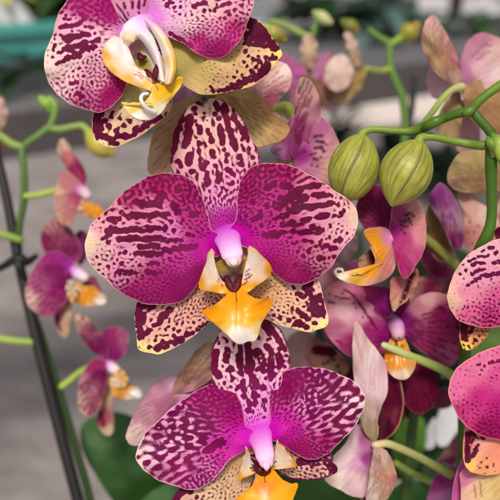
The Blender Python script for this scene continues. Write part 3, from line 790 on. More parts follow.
def lip_B():
    z0 = lambda p: zz(90, 0, 4.545, p)
    lip = petal(B_, 'lip', [(155, 84), (163, 84), (172, 82), (183, 77), (180, 87), (174, 96), (167, 104), (161, 113), (150, 120), (139, 119), (129, 113), (121, 102), (127, 104.5), (136, 106), (144, 102), (150, 95)],
                (160, 84), z=(-1.5, -2.1, 0.1, 0.2, 0.3), tip=(130, 111), res=(170, 40), mat=M_LIP, thick=1.1, ripple=0.03, rimw=0.7, rim=(248, 215, 120), cen=(152, 107),
                pig=[(165, 88, (248, 196, 40)), (178, 82, (246, 190, 30)), (160, 96, (250, 205, 60)), (170, 96, (247, 200, 60)), (150, 104, (252, 226, 120)), (150, 114, (252, 244, 236)), (135, 108, (250, 214, 90)), (138, 116, (252, 246, 240)), (163, 108, (252, 240, 220))],
                caps=[(156, 85, 158, 90, 0.7)], spc=(215, 90, 20), warp=0.4)
    tube(lip, 'tendril', [(155, 112, -1.95, 2.4), (148, 109, -2.15, 2.4), (143, 104, -2.3, 2.1), (141, 98.5, -2.35, 1.9), (143, 94.5, -2.35, 1.6), (148, 93.5, -2.3, 1.1)], (252, 246, 240), M_COLUMN, n=10)
    petal(lip, 'side_lobe', z0([(105, 165), (82, 182), (62, 215), (57, 245), (66, 290), (100, 330), (150, 365), (200, 388), (250, 405), (292, 414), (300, 395), (262, 352), (248, 322), (215, 305), (200, 280), (182, 232), (165, 195), (140, 172)]),
          z0([(290, 400)])[0], z=(-1.5, -1.5, 0.15, 0.1, 0.25), res=(190, 44), mat=M_LIP, thick=1.0, ripple=0.03, rimw=1.8, rim=(246, 190, 60),
          pig=[(106, 55, (246, 190, 70)), (112, 70, (247, 190, 60)), (128, 82, (248, 196, 70)), (145, 87, (248, 205, 90)), (112, 50, (250, 236, 226)), (125, 62, (250, 236, 230)), (122, 48, (244, 222, 220)), (140, 75, (250, 235, 222)), (152, 88, (250, 225, 170)), (118, 66, (250, 226, 190))],
          caps=zs(90, 0, 4.545, [(218, 312, 235, 322, 2), (215, 325, 240, 334, 2), (210, 340, 238, 346, 2), (225, 352, 240, 356, 2), (195, 335, 205, 340, 1.5)]), spc=(225, 70, 60), warp=0.3)
    strip(lip, 'side_lobe', [(143, 20, -1.15), (150, 29, -1.3), (157, 41, -1.35), (162, 55, -1.35), (164.5, 70, -1.4), (164, 84, -1.55)],
          [(149, 17.5, -1.1), (160, 27, -1.3), (170, 41, -1.45), (176.3, 58, -1.55), (176, 72, -1.6), (172, 84, -1.6)],
          [(176, 62, (246, 178, 45)), (175, 74, (247, 186, 50)), (171, 46, (248, 205, 120)), (160, 28, (252, 232, 215)), (163, 50, (250, 238, 232)), (167, 72, (250, 236, 222)), (148, 21, (240, 205, 236)), (170, 62, (250, 214, 140))], bulge=0.18, thick=1.3)
    strip(lip, 'column_wing', [(136, 36, -1.35), (143, 43, -1.3), (150, 54, -1.2), (155, 66, -1.25), (158, 80, -1.4)],
          [(146, 27, -1.3), (153, 36, -1.35), (159, 48, -1.3), (162, 62, -1.35), (165, 82, -1.5)],
          [(142, 34, (248, 230, 240)), (150, 44, (250, 240, 240)), (156, 58, (244, 226, 228)), (162, 78, (250, 238, 230))], bulge=0.14, thick=1.3, caps=[(156, 38, 160, 50, 1.6)], spc=(96, 10, 50))
    petal(lip, 'throat', z0([(150, 190), (200, 190), (260, 150), (310, 190), (345, 270), (340, 370), (290, 400), (240, 340), (200, 300), (170, 240)]), z0([(290, 390)])[0], z=(-1.2, -0.75, 0, 0, 0), res=(100, 30), mat=M_LIP, thick=0.6, rimw=0,
          pig=[(143, 64, (150, 140, 30)), (135, 52, (200, 180, 150)), (155, 50, (246, 232, 232)), (160, 70, (240, 225, 225)), (152, 75, (160, 130, 40))],
          caps=zs(90, 0, 4.545, [(300, 180, 320, 235, 14), (185, 228, 195, 250, 8)]), spc=(80, 8, 30), warp=0.5)
    tube(lip, 'callus', [(139, 54, -1.1, 2.2), (141, 57.5, -1.2, 3.6), (145, 57, -1.15, 2.0)], (82, 12, 30), M_CALLUS, flat=0.6)
    tube(lip, 'callus', [(146, 71, -1.35, 2.6), (149, 76, -1.45, 4.4), (153, 82, -1.5, 2.2)], [(0, (74, 8, 28)), (0.8, (100, 14, 30)), (1, (180, 60, 20))], M_CALLUS, flat=0.6)
    tube(lip, 'callus', [(157, 65, -1.35, 1.8), (156, 71, -1.45, 3.2), (154, 79, -1.45, 2.4)], (80, 8, 36), M_CALLUS, flat=0.6)


lip_B()
column(B_, [(150, 19, -0.7, 8), (145, 22, -0.95, 10.5), (138, 27, -1.15, 11.5), (131, 32, -1.25, 10.5), (127, 36, -1.25, 8)],
       [(0, (216, 125, 222)), (0.3, (234, 176, 236)), (0.6, (246, 216, 236)), (1, (246, 226, 222))], flat=0.5)
tube(B_, 'anther_cap', [(132, 34, -1.6, 5), (128.5, 38, -1.66, 7), (127, 42, -1.6, 4.5)], [(0, (246, 222, 205)), (0.5, (240, 205, 165)), (1, (246, 222, 205))], M_COLUMN, n=24, flat=0.45)

# ================================================================== lower flower
C_ = flower('magenta orchid flower at the bottom edge with dense maroon netting and orange lip', (260, 440), 0.5)


petal(C_, 'petal', zz(130, 350, 3.846, [(475, 310), (446, 285), (436, 230), (420, 180), (392, 145), (350, 125), (310, 132), (240, 165), (170, 215), (110, 270), (60, 320), (27, 378), (24, 420), (50, 460), (90, 487)]) +
      [(163, 482), (180, 488), (195, 490), (208, 484), (220, 472), (231, 459), (244, 452), (258, 446), (260, 438)],
      (254, 440), z=(0.55, 0.15, 0.25, 0.5, 0.45), tip=(137, 452), res=(420, 90),
      pig=[(247, 434, (225, 60, 215)), (235, 443, (232, 85, 212)), (222, 452, (230, 100, 205)), (200, 470, (228, 130, 192)), (150, 455, (249, 208, 216)), (140, 450, (249, 224, 216)), (170, 425, (240, 165, 200)), (205, 398, (212, 80, 158)),
           (228, 395, (195, 55, 140)), (165, 475, (225, 140, 180)), (180, 440, (244, 185, 212)), (235, 415, (200, 60, 160)), (155, 430, (240, 160, 195))],
      spcs=[(180, 430, (112, 12, 72)), (225, 395, (130, 14, 82)), (190, 475, (140, 25, 90))], pat=[(248,436,3.00,'f'),(235,445,1.80,'f'),(222,445,0.15,'i'),(180,432,-1.07,'s'),(165,436,-0.95,'s'),(160,450,-0.65,'s'),(143,452,0.15,'s'),(200,430,-1.15,'s'),(205,440,-0.95,'s'),(195,415,-1.05,'s'),(215,395,-1.00,'i'),(230,400,-0.65,'i'),(190,400,-0.75,'i'),(238,425,0.25,'i'),(215,465,0.05,'f'),(190,470,-0.35,'s'),(165,470,-0.35,'s'),(200,482,-0.55,'f'),(145,465,-0.15,'s'),(160,420,-0.45,'s')], dk=True, grow=0.35,
      caps=[(214, 446, 222, 442, 3.4), (206, 451, 212, 449, 2.6)],
      light=zs(130, 350, 3.846, [(150, 312, 8), (130, 312, 4), (160, 353, 7), (200, 352, 205, 354, 5), (240, 352, 246, 355, 5), (200, 315, 6), (185, 290, 4), (125, 352, 5), (265, 312, 280, 310, 4), (150, 285, 165, 278, 3), (230, 265, 235, 280, 3), (150, 400, 180, 398, 3.5), (200, 400, 240, 392, 3), (110, 300, 4)]),
      rimw=1.2, rim=(250, 215, 220), ripple=0.07)


petal(C_, 'petal', zz(250, 350, 3.846, [(76, 280), (76, 240), (75, 180), (86, 120), (120, 85), (180, 68), (240, 65), (300, 75), (360, 100), (410, 130), (436, 165), (441, 215), (422, 265), (380, 320), (330, 370), (300, 402), (260, 420), (220, 420), (170, 397), (120, 362), (90, 352), (60, 350), (45, 335), (52, 315)]),
      (266, 436), z=(0.55, 0.25, 0.25, 0.45, 0.5), tip=(364, 400), res=(400, 88),
      pig=[(273, 430, (222, 55, 212)), (290, 425, (232, 85, 208)), (293, 434, (215, 65, 185)), (300, 446, (192, 55, 138)), (340, 420, (240, 175, 202)), (356, 402, (249, 215, 218)), (330, 385, (225, 135, 180)), (290, 385, (180, 45, 125)), (310, 405, (234, 135, 200)), (325, 440, (215, 105, 160)), (350, 385, (240, 180, 198)), (318, 425, (236, 140, 195))],
      spcs=[(320, 400, (108, 10, 68)), (285, 385, (125, 12, 78)), (300, 445, (135, 20, 85)), (345, 420, (115, 16, 68))], pat=[(272,430,3.00,'f'),(290,430,1.00,'f'),(300,445,-0.25,'f'),(285,385,-0.80,'i'),(275,400,-0.65,'i'),(310,380,-1.25,'i'),(330,390,-1.20,'s'),(315,398,-1.05,'i'),(325,408,-1.05,'s'),(340,405,-0.65,'s'),(355,400,-0.25,'s'),(345,380,-0.65,'s'),(335,425,-0.55,'s'),(318,430,-0.25,'s'),(310,450,-0.45,'f'),(285,415,0.35,'i')], dk=True, grow=0.35,
      
      light=zs(250, 350, 3.846, [(210, 130, 215, 140, 3), (260, 155, 290, 135, 4), (180, 150, 190, 160, 3), (310, 195, 325, 190, 4), (250, 175, 6), (255, 215, 275, 215, 4.5), (290, 242, 7), (320, 240, 7), (275, 268, 5), (195, 190, 215, 215, 3), (170, 130, 4), (210, 115, 2.5), (385, 165, 4), (365, 195, 370, 185, 3), (330, 160, 340, 150, 4), (160, 155, 3)]),
      rimw=1.2, rim=(250, 214, 220), ripple=0.07)

petal(C_, 'dorsal_sepal', [(260, 442), (246, 434), (230, 412), (218, 394), (212, 380), (210.5, 365), (212, 350), (217.6, 334), (226, 324), (238, 318), (252, 316), (265, 318.5), (274, 323), (282, 332), (287.5, 346), (290, 360), (289, 372), (282, 392), (278, 412), (272, 434)],
      (261, 436), z=(0.75, 0.75, 0.05, 0.2, 0.2), tip=(248, 316), res=(330, 78),
      pig=[(250, 345, (242, 195, 205)), (225, 360, (242, 195, 205)), (278, 350, (240, 180, 198)), (260, 400, (240, 160, 212)), (260, 428, (236, 110, 225)), (245, 385, (242, 185, 208))],
      spcs=[(250, 345, (102, 10, 52)), (258, 400, (125, 16, 85))],
      caps=zs(240, 280, 5, [(125, 215, 160, 240, 14), (120, 235, 145, 270, 11), (165, 250, 190, 300, 12), (200, 300, 225, 350, 10), (40, 320, 45, 460, 15), (90, 350, 120, 420, 13), (130, 330, 160, 360, 13), (150, 370, 165, 430, 11), (105, 440, 130, 420, 12),
                            (215, 400, 10), (200, 345, 12), (190, 430, 9), (85, 445, 8), (230, 380, 6), (70, 360, 7), (160, 460, 10), (30, 440, 8), (0, 330, 5, 470, 12), (140, 300, 150, 295, 8), (185, 375, 6), (105, 380, 8), (225, 430, 7)]) +
      zs(130, 350, 3.846, [(330, 10, 325, 60, 14), (325, 80, 345, 100, 12), (375, 0, 370, 40, 12), (385, 75, 14), (420, 20, 425, 80, 12), (395, 110, 10), (435, 120, 440, 180, 9), (420, 140, 6), (470, 100, 475, 140, 12), (470, 20, 465, 70, 13),
                           (455, 230, 12), (480, 210, 9), (440, 160, 8), (490, 175, 8), (410, 150, 7), (455, 195, 6), (475, 165, 8)]) +
      zs(250, 350, 3.846, [(45, 40, 50, 80, 11), (50, 145, 12), (20, 120, 25, 140, 12), (75, 50, 80, 110, 10), (110, 20, 115, 60, 10), (125, 40, 8), (15, 180, 25, 175, 9), (55, 195, 10), (20, 200, 9), (50, 215, 60, 230, 6), (0, 210, 8), (60, 110, 7), (95, 90, 8), (10, 240, 6), (55, 260, 5)]),
      pat=[(250,340,0.65,'s'),(225,370,0.35,'i'),(278,370,0.35,'i'),(250,395,0.15,'i'),(260,415,0.45,'f'),(262,432,2.00,'f')], rimw=0.5, rim=(120, 20, 70), rimdark=2.2, ripple=0.04)

petal(C_, 'lateral_sepal', [(270, 445), (290, 448), (310, 450), (328, 450), (333, 456), (332.5, 462), (337, 468), (336, 473), (326, 477.5), (313, 480.5), (300, 480), (286, 477), (274, 466)],
      (270, 452), z=(0.9, 0.75, 0.0, 0.1, 0.1), res=(220, 50), tip=(337, 469),
      pig=[(285, 468, (225, 185, 150)), (305, 468, (232, 185, 165)), (325, 462, (225, 170, 165)), (332, 472, (238, 195, 160)), (310, 460, (150, 50, 90))], spc=(98, 10, 56), rimdark=2.0,
      caps=[(300, 462, 325, 456, 4), (325, 458, 333, 470, 3.0), (312, 466, 320, 464, 1.2)], pat=[(285,468,.6,'f'),(310,468,.2,'f'),(328,462,-.2,'f')], rimw=0.5, rim=(200, 130, 130))
petal(C_, 'lateral_sepal', [(256, 447), (240, 450), (222, 462), (204, 478), (186, 486), (176, 492), (170, 506), (176, 520), (196, 530), (222, 526), (240, 510), (250, 490), (256, 470)],
      (255, 450), z=(0.9, 0.8, 0.0, 0.1, 0.1), res=(200, 46), tip=(180, 520),
      pig=[(240, 462, (205, 165, 125)), (225, 480, (222, 185, 145)), (205, 490, (232, 195, 160)), (185, 500, (225, 175, 160))], spc=(98, 10, 56), rimdark=2.0,
      caps=[(176, 494, 184, 489, 5), (176, 500, 178, 512, 4), (190, 492, 2.2), (197, 497, 2)], pat=[(235,465,1.5,'f'),(215,485,.8,'f'),(190,495,.1,'s'),(180,510,.1,'s')], rimw=0.6, rim=(232, 200, 150))


def lip_C():
    z0 = lambda p: zz(200, 420, 3.846, p)
    lip = petal(C_, 'lip', z0([(240, 180), (225, 200), (210, 235), (190, 262), (140, 305), (155, 335), (185, 360), (215, 390), (250, 405), (285, 398), (320, 370), (350, 325), (378, 247), (350, 244), (320, 230), (290, 198), (270, 182)]),
                (264, 470), z=(0.0, -0.55, 0.2, 0.28, 0.28), tip=(265, 525), res=(200, 44), mat=M_LIP, thick=1.1, ripple=0.03, rimw=0.8, rim=(244, 150, 20), cen=(265, 498),
                pig=[(264, 474, (246, 160, 20)), (242, 495, (246, 165, 20)), (295, 486, (246, 165, 20)), (264, 488, (240, 140, 10)), (250, 500, (250, 190, 60)), (280, 498, (250, 180, 40)), (262, 510, (250, 220, 150))],
                caps=[(264, 470, 265, 482, 0.6)], spc=(120, 40, 15), warp=0.3)
    for pts, b, tp, sg in (([(182, 110), (172, 140), (160, 170), (148, 228), (170, 222), (195, 212), (222, 195), (212, 178), (196, 150)], (215, 190), (182, 111), 1),
                           ([(295, 85), (312, 100), (335, 125), (358, 152), (373, 176), (335, 186), (285, 190), (272, 178), (284, 150), (290, 115)], (275, 185), (296, 87), -1)):
        q = z0(pts); bb = z0([b])[0]; tt = z0([tp])[0]
        out = z0([(152, 222)])[0] if sg > 0 else z0([(370, 172)])[0]
        inn = z0([(192, 165)])[0] if sg > 0 else z0([(295, 150)])[0]
        petal(lip, 'side_lobe', q, bb, z=(0.1, -0.45, -0.12, 0.2, -0.15) if sg > 0 else (0.1, -0.45, -0.12, -0.15, 0.2), tip=tt, res=(120, 28), mat=M_LIP, thick=0.9, ripple=0.02, rimw=1.1, rim=(246, 175, 50),
              pig=[(out[0], out[1], (247, 170, 30)), (bb[0], bb[1] + 3, (248, 190, 70)), (inn[0], inn[1], (248, 230, 222)), (tt[0], tt[1], (252, 226, 180)), ((out[0] + inn[0]) / 2, (out[1] + inn[1]) / 2, (250, 222, 190))],
              caps=zs(200, 420, 3.846, [(200, 170, 205, 185, 3), (196, 185, 4), (205, 195, 4)] if sg > 0 else [(285, 165, 292, 160, 3), (284, 178, 3)]), spc=(120, 16, 30), warp=0.3)
    petal(lip, 'throat', z0([(185, 150), (205, 130), (250, 125), (285, 130), (292, 165), (275, 205), (245, 212), (210, 200)]), z0([(245, 200)])[0], z=(0.2, 0.5, 0, 0, 0), res=(70, 20), mat=M_LIP, rimw=0, thick=0.6,
          pig=[(255, 465, (90, 20, 20)), (270, 468, (110, 30, 25))])
    tube(lip, 'callus', [(256, 466, 0.0, 3.5), (259, 470, -0.15, 4.2), (262, 474, -0.15, 2.4)], (80, 8, 20), M_COLUMN, flat=0.7)
    tube(lip, 'callus', [(268, 466, 0.0, 3.5), (267, 470, -0.15, 4.0), (265, 474, -0.15, 2.4)], (88, 10, 20), M_COLUMN, flat=0.7)


lip_C()
column(C_, [(258.5, 430, 0.85, 14), (260, 436, 0.55, 13), (261.8, 442.5, 0.2, 11), (263.8, 450, -0.1, 9.8), (265.2, 456.5, -0.25, 9.4), (266, 461, -0.28, 7.6)],
       [(0, (214, 52, 208)), (0.2, (222, 86, 216)), (0.45, (236, 140, 228)), (0.7, (248, 188, 236)), (1, (250, 208, 232))], n=40, flat=0.55)
tube(C_, 'rostellum', [(266.2, 465, -0.45, 4.2), (266.6, 468, -0.5, 3.0), (266.7, 470, -0.46, 1.5)], [(0, (250, 200, 232)), (1, (240, 190, 190))], M_COLUMN, n=18, flat=0.6)

# ================================================================== flowers cut by the right edge
MF = flower('pale pink spotted flower cut off at the right edge, upper of two', (520, 285), -0.2)
petal(MF, 'petal', [(500, 238.6), (483, 245), (466, 257), (454, 274), (448, 290), (448.5, 304), (454, 315), (462.6, 322.5), (476, 326.7), (489, 328), (505, 325), (522, 316), (536, 298), (538, 275), (530, 252), (516, 240)],
      (537, 285), z=(0.1, -0.35, 0.2, 0.4, 0.4), tip=(448, 296), res=(330, 76),
      pig=[(465, 290, (228, 142, 169)), (451, 296, (237, 191, 169)), (485, 272, (229, 151, 175)), (490, 316, (210, 73, 133)), (472, 316, (220, 101, 149)), (475, 258, (233, 179, 190)), (500, 300, (216, 96, 144)), (500, 250, (231, 170, 185)), (460, 275, (235, 174, 180))],
      spc=(100, 12, 62),
      caps=zs(390, 260, 4.545, [(350, 115, 385, 95, 7), (385, 92, 415, 75, 8), (370, 65, 390, 52, 7), (400, 48, 430, 42, 6), (430, 72, 520, 55, 10), (370, 25, 385, 20, 7), (390, 15, 430, 14, 7), (320, 62, 6), (345, 45, 7), (400, 125, 4), (355, 215, 5), (330, 222, 4), (470, 160, 4), (490, 235, 4), (335, 85, 4), (460, 90, 5), (350, 185, 4), (385, 235, 3), (340, 210, 4)]) +
      zs(390, 170, 4.545, [(400, 393, 445, 390, 6), (450, 355, 465, 350, 9), (480, 375, 11), (360, 412, 385, 402, 6), (470, 420, 500, 415, 8), (420, 370, 430, 366, 4)]),
      pat=[(490,318,0.22,'f'),(470,316,0.72,'f'),(460,290,2.21,'f'),(485,285,1.44,'f'),(480,255,1.44,'i')], rimw=1.2, rim=(250, 215, 150))
petal(MF, 'lateral_sepal', [(461, 318), (460, 328), (460, 338), (462.6, 348), (467, 350.5), (476, 347), (485, 338), (493, 327), (510, 310), (505, 300), (480, 305)], (512, 300), z=(0.5, 0.4, 0, 0.1, 0.1), tip=(464, 349), res=(180, 40),
      pig=[(463, 330, (150, 40, 60)), (464, 347, (250, 215, 90)), (475, 338, (235, 170, 120)), (485, 330, (225, 150, 110))], spc=(90, 8, 40), caps=[(463, 325, 465, 338, 3.2), (470, 333, 473, 328, 1.2), (475, 340, 2)], pat=[(465,330,.1,'f'),(480,338,.5,'f')], rimw=0.8, rim=(246, 215, 110))
petal(MF, 'dorsal_sepal', [(525, 270), (508, 252), (497, 240), (495, 231), (500, 224), (512, 215), (530, 212), (545, 230), (540, 258)], (532, 268), z=(0.3, 0.4, 0, 0.1, 0.1), res=(120, 30), pig=[(500, 232, (225, 140, 150)), (520, 230, (235, 180, 180))], spc=(92, 8, 45), caps=[(497, 233, 506, 226, 3), (499, 238, 510, 232, 2)], pat=[(500,230,-.3,'i')], rimw=0.6)

NF = flower('deep pink nearly plain flower cut off at the right edge below a paler one', (525, 395), -0.4)
petal(NF, 'petal', [(505, 345), (493, 347.5), (481, 352), (462, 363), (451, 378), (449, 394), (454.5, 411), (466, 426), (481, 435.5), (500, 441), (520, 438), (538, 420), (545, 392), (538, 362), (522, 347)],
      (540, 400), z=(0.1, -0.35, 0.2, 0.4, 0.4), tip=(449, 388), res=(320, 74),
      pig=[(453, 390, (226, 115, 159)), (465, 375, (226, 115, 159)), (480, 398, (205, 57, 131)), (490, 428, (176, 36, 105)), (482, 364, (226, 124, 159)), (497, 376, (214, 87, 144)), (465, 412, (209, 69, 133)), (500, 405, (190, 46, 123))],
      spc=(125, 14, 72), caps=[(478, 365, 480, 364, 1.1), (484, 366, 1.2), (489, 363, 493, 362, 1.5), (497, 361, 500, 361, 1.6), (482, 370, 1), (496, 375, 1), (480, 375, 0.8), (503, 368, 1.2)],
      pat=[(485,430,0.28,'f'),(500,425,0.21,'f'),(470,415,0.98,'f'),(480,390,2.10,'f'),(490,365,1.54,'f')], rimw=1.5, rim=(248, 190, 140), fine=0.0)
petal(NF, 'lateral_sepal', [(466, 424), (464, 436), (463, 447), (464, 462), (468, 469), (474, 473.5), (489, 475), (502, 471.5), (518, 455), (525, 430), (505, 420), (482, 420)], (522, 425), z=(0.5, 0.35, 0, 0.1, 0.1), tip=(472, 473), res=(220, 50),
      pig=[(470, 440, (222, 130, 130)), (468, 465, (245, 195, 110)), (485, 465, (240, 160, 120)), (495, 450, (238, 150, 125)), (480, 445, (238, 165, 150))], spc=(92, 8, 46),
      caps=zs(390, 390, 4.545, [(355, 200, 352, 320, 15), (375, 195, 400, 205, 15), (370, 240, 380, 225, 8), (375, 300, 390, 275, 12), (410, 215, 425, 220, 8), (400, 250, 385, 270, 8), (415, 328, 5), (410, 355, 5), (440, 350, 8), (440, 310, 5), (470, 335, 5), (470, 345, 4), (400, 345, 3), (480, 370, 3), (430, 380, 4)]),
      light=zs(390, 390, 4.545, [(365, 250, 4), (395, 205, 410, 215, 3), (370, 280, 375, 275, 3)]), rimw=0.9, rim=(246, 180, 120))

# the cream backs just under the right-edge flowers
RB = flower('cream and pink back of a flower filling the bottom right corner', (490, 500), 1.0)
petal(RB, 'lateral_sepal', [(462, 470), (461, 490), (463, 515), (475, 535), (500, 540), (525, 520), (530, 490), (515, 465), (490, 462)], (520, 470), z=(0.9, 0.8, 0, 0.3, 0.3), res=(140, 36), mat=M_SOFT,
      pig=[(464, 480, (222, 130, 165)), (472, 490, (238, 195, 165)), (485, 490, (232, 205, 145)), (498, 490, (225, 190, 130))], caps=[(480, 482, 482, 496, 0.4), (474, 484, 476, 498, 0.3)], spc=(150, 50, 70), rimw=0.6, fine=0.02)
petal(RB, 'petal', [(468, 455), (455, 478), (452, 505), (460, 530), (480, 540), (500, 520), (500, 480)], (498, 480), z=(1.4, 1.3, 0, 0.2, 0.2), res=(100, 26), mat=M_SOFT, pig=[(458, 490, (205, 90, 160)), (470, 500, (220, 140, 170))], rimw=0.6)

# ================================================================== flowers seen from behind and aside
LO = (110, 30)
CREAM = (245, 222, 180)


def bk(parent, name, pts, base, z, pig, **kw):
    kw.setdefault('res', (110, 30)); kw.setdefault('mat', M_SOFT); kw.setdefault('rimw', 0.9); kw.setdefault('rim', (225, 190, 165))
    kw.setdefault('ripple', 0.1); kw.setdefault('fine', 0.006)
    if kw['mat'] is M_SOFT:
        pig = [(x, y, (c[0] * 0.93, c[1] * 0.95, c[2] * 1.04 + 4) if (c[0] > c[1] > c[2] + 30) else c) for x, y, c in pig]
    if kw['mat'] is M_SOFT:
        k = 0.20 if parent.name in ('orchid_flower.008', 'orchid_flower.009', 'orchid_flower.010', 'orchid_flower.011') else 0.12
        pig = [(x, y, tuple(v * (1 - k) + (c[0] * 0.45 + c[1] * 0.4 + c[2] * 0.15) * k for v in c)) for x, y, c in pig]
    return petal(parent, name, pts, base, z=z, pig=pig, **kw)


def stripes(base, tip, n, spread, length, r, col=None):
    """fine vein dashes fanning from the base"""
    out = []
    bx, by = base; tx, ty = tip
    L = math.hypot(tx - bx, ty - by); a0 = math.atan2(ty - by, tx - bx)
    rn = random.Random(int(bx * 7 + by * 3))
    for i in range(n):
        a = a0 + (i / (n - 1) - 0.5) * 2 * spread
        q = 0.18 + rn.random() * 0.1
        while q < length:
            l = rn.uniform(0.05, 0.16)
            out.append((bx + L * q * math.cos(a), by + L * q * math.sin(a), bx + L * (q + l) * math.cos(a + 0.02), by + L * (q + l) * math.sin(a + 0.02), r * rn.uniform(0.6, 1.3)))
            q += l + rn.uniform(0.04, 0.09)
    return out


# tan sepals directly behind the main flower
T1 = flower('tan backed flower seen from behind, sepals spread behind the main dorsal sepal', (225, 105), 2.0)
bk(T1, 'lateral_sepal', [(212, 90), (196, 94), (178, 102), (163, 114), (153, 134), (148, 158), (149, 173), (158, 176), (172, 168), (190, 145), (208, 115)], (215, 95), (2.0, 1.7, -0.2, 0.2, 0.2),
   [(190, 100, (233, 188, 121)), (165, 125, (222, 176, 110)), (152, 160, (245, 199, 139)), (175, 140, (216, 165, 104))], rim=(215, 180, 120), caps=stripes((212, 92), (150, 172), 7, 0.3, 0.9, 0.25), spc=(150, 105, 65))
bk(T1, 'lateral_sepal', [(205, 94), (220, 87), (245, 89), (257, 95), (271, 108), (283, 119), (289.5, 129), (286, 137), (275, 143), (257, 147), (240, 140), (225, 120)], (210, 96), (2.0, 1.5, -0.3, 0.2, 0.1),
   [(235, 100, (227, 182, 104)), (260, 110, (223, 170, 92)), (280, 128, (216, 159, 92)), (262, 135, (245, 199, 121)), (245, 125, (233, 188, 115))], rim=(170, 125, 75), caps=stripes((212, 95), (288, 132), 8, 0.3, 0.95, 0.3), spc=(140, 95, 55))
bk(T1, 'petal', [(246, 92), (258, 72), (272, 62), (281, 61.5), (288, 66), (292.5, 76), (290, 87), (281, 98), (273, 108), (262, 108), (250, 104)], (245, 98), (2.4, 2.8, 0, 0.3, 0.3),
   [(270, 75, (243, 196, 185)), (285, 72, (255, 222, 208)), (272, 98, (188, 91, 115)), (262, 88, (233, 182, 174)), (280, 90, (227, 159, 162))], caps=stripes((245, 100), (288, 72), 7, 0.4, 0.9, 0.3), spc=(150, 80, 95), rim=(235, 205, 175))
bk(T1, 'petal', [(160, 100), (172, 92), (188, 86), (204, 88), (210, 98), (196, 112), (178, 118), (166, 112)], (212, 94), (2.5, 2.4, 0, 0.2, 0.2), [(180, 100, (216, 148, 191)), (195, 95, (245, 188, 226))], res=(80, 22))
tube(T1, 'pedicel', [(204, 99, 0.3, 3.0), (208, 96, 0.9, 3.2), (212, 97, 2.0, 3.4), (216, 100, 4.0, 3.2)], [(0, (45, 70, 25)), (1, (110, 130, 50))])

E_ = flower('pink flower with narrow speckled upright sepal, between the main flower and the left bud', (296, 158), 4.0)
bk(E_, 'dorsal_sepal', [(293, 158), (290, 140), (292, 120), (296, 101), (297, 86), (300, 78), (307, 78), (313, 84), (318, 94), (321, 106), (321, 118), (314, 135), (304, 152)], (295, 158), (3.6, 3.2, 0.1, 0.5, 0.4), tip=(303, 78),
   pig=[(302, 82, (232, 190, 150)), (308, 100, (212, 150, 150)), (315, 115, (205, 130, 150)), (300, 130, (175, 75, 125)), (298, 150, (165, 50, 125))], caps=stripes((295, 158), (305, 80), 6, 0.13, 0.9, 0.9), spc=(120, 25, 70), res=(150, 44))
bk(E_, 'petal', [(295, 160), (303, 142), (312, 124), (321, 116.5), (329, 124), (335, 133), (340, 145), (342, 158), (339, 172), (333, 186), (320, 194), (305, 188), (298, 175)], (295, 160), (3.6, 3.4, 0.2, 0.4, 0.4), tip=(340, 158),
   pig=[(302, 155, (178, 50, 150)), (315, 130, (190, 100, 145)), (325, 150, (222, 150, 160)), (337, 165, (232, 185, 160)), (325, 180, (225, 160, 155)), (310, 172, (215, 130, 165))], spc=(95, 15, 60), res=(160, 46),
   caps=zs(240, 40, 2.778, [(208, 268, 228, 265, 4), (215, 282, 232, 284, 5), (208, 300, 228, 298, 4), (225, 297, 232, 310, 4), (195, 318, 210, 315, 3), (205, 330, 215, 332, 4), (180, 310, 3), (190, 285, 4), (225, 325, 3), (200, 345, 4), (240, 290, 3), (215, 350, 4)]))
bk(E_, 'petal', [(294, 158), (285, 160), (275, 156), (270, 149), (276, 142), (284, 130), (292, 117), (297, 125), (297, 142)], (295, 156), (3.7, 4.2, 0, 0.3, 0.3), [(288, 140, (172, 75, 135)), (278, 150, (205, 135, 175)), (293, 152, (170, 50, 150))], caps=[(276, 150, 282, 149, 0.8), (274, 153, 279, 155, 0.7)], spc=(120, 30, 90))
bk(E_, 'lateral_sepal', [(296, 160), (290, 172), (280, 182), (272, 178), (270, 165), (280, 158)], (295, 160), (4, 4.3, 0, 0.1, 0.1), [(280, 170, (230, 190, 175))], res=(60, 16))
tube(E_, 'pedicel', [(292, 118, 5.0, 5), (287, 109, 5.1, 7), (280, 108, 5.4, 5), (268, 112, 6.5, 4)], [(0, (150, 160, 60)), (1, (120, 140, 55))])

F_ = flower('blurred pink flower seen from behind with a pale upright sepal and stem before it', (309, 72), 15.0)
bk(F_, 'dorsal_sepal', [(309, 68), (302, 64), (300, 50), (303, 38), (309, 34), (316, 40), (318, 54), (315, 65)], (309, 70), (15, 14.6, 0, 0.3, 0.3), [(309, 45, (226, 190, 160)), (309, 62, (205, 160, 130))], res=(70, 20))
bk(F_, 'petal', [(307, 72), (296, 60), (284, 53), (272, 55), (266, 66), (270, 82), (284, 92), (300, 86)], (307, 72), (15, 15.5, 0, 0.4, 0.4), [(280, 65, (185, 90, 140)), (295, 78, (200, 85, 165)), (275, 75, (195, 110, 150))], res=(70, 20))
bk(F_, 'petal', [(312, 72), (318, 58), (326, 52), (334, 56), (338, 68), (334, 80), (322, 84)], (312, 72), (15, 15.5, 0, 0.4, 0.4), [(325, 68, (200, 115, 165)), (335, 66, (185, 100, 140))], res=(70, 20))
bk(F_, 'lateral_sepal', [(310, 74), (318, 78), (328, 84), (333, 94), (328, 104), (318, 102), (311, 92), (306, 82)], (311, 74), (15, 15.2, 0, 0.2, 0.2), [(320, 90, (170, 110, 75)), (312, 80, (160, 100, 80))], res=(70, 20))
bk(F_, 'lateral_sepal', [(303, 74), (296, 84), (290, 96), (294, 106), (303, 104), (308, 90), (308, 78)], (306, 74), (15, 15.2, 0, 0.2, 0.2), [(300, 90, (175, 100, 120))], res=(70, 20))

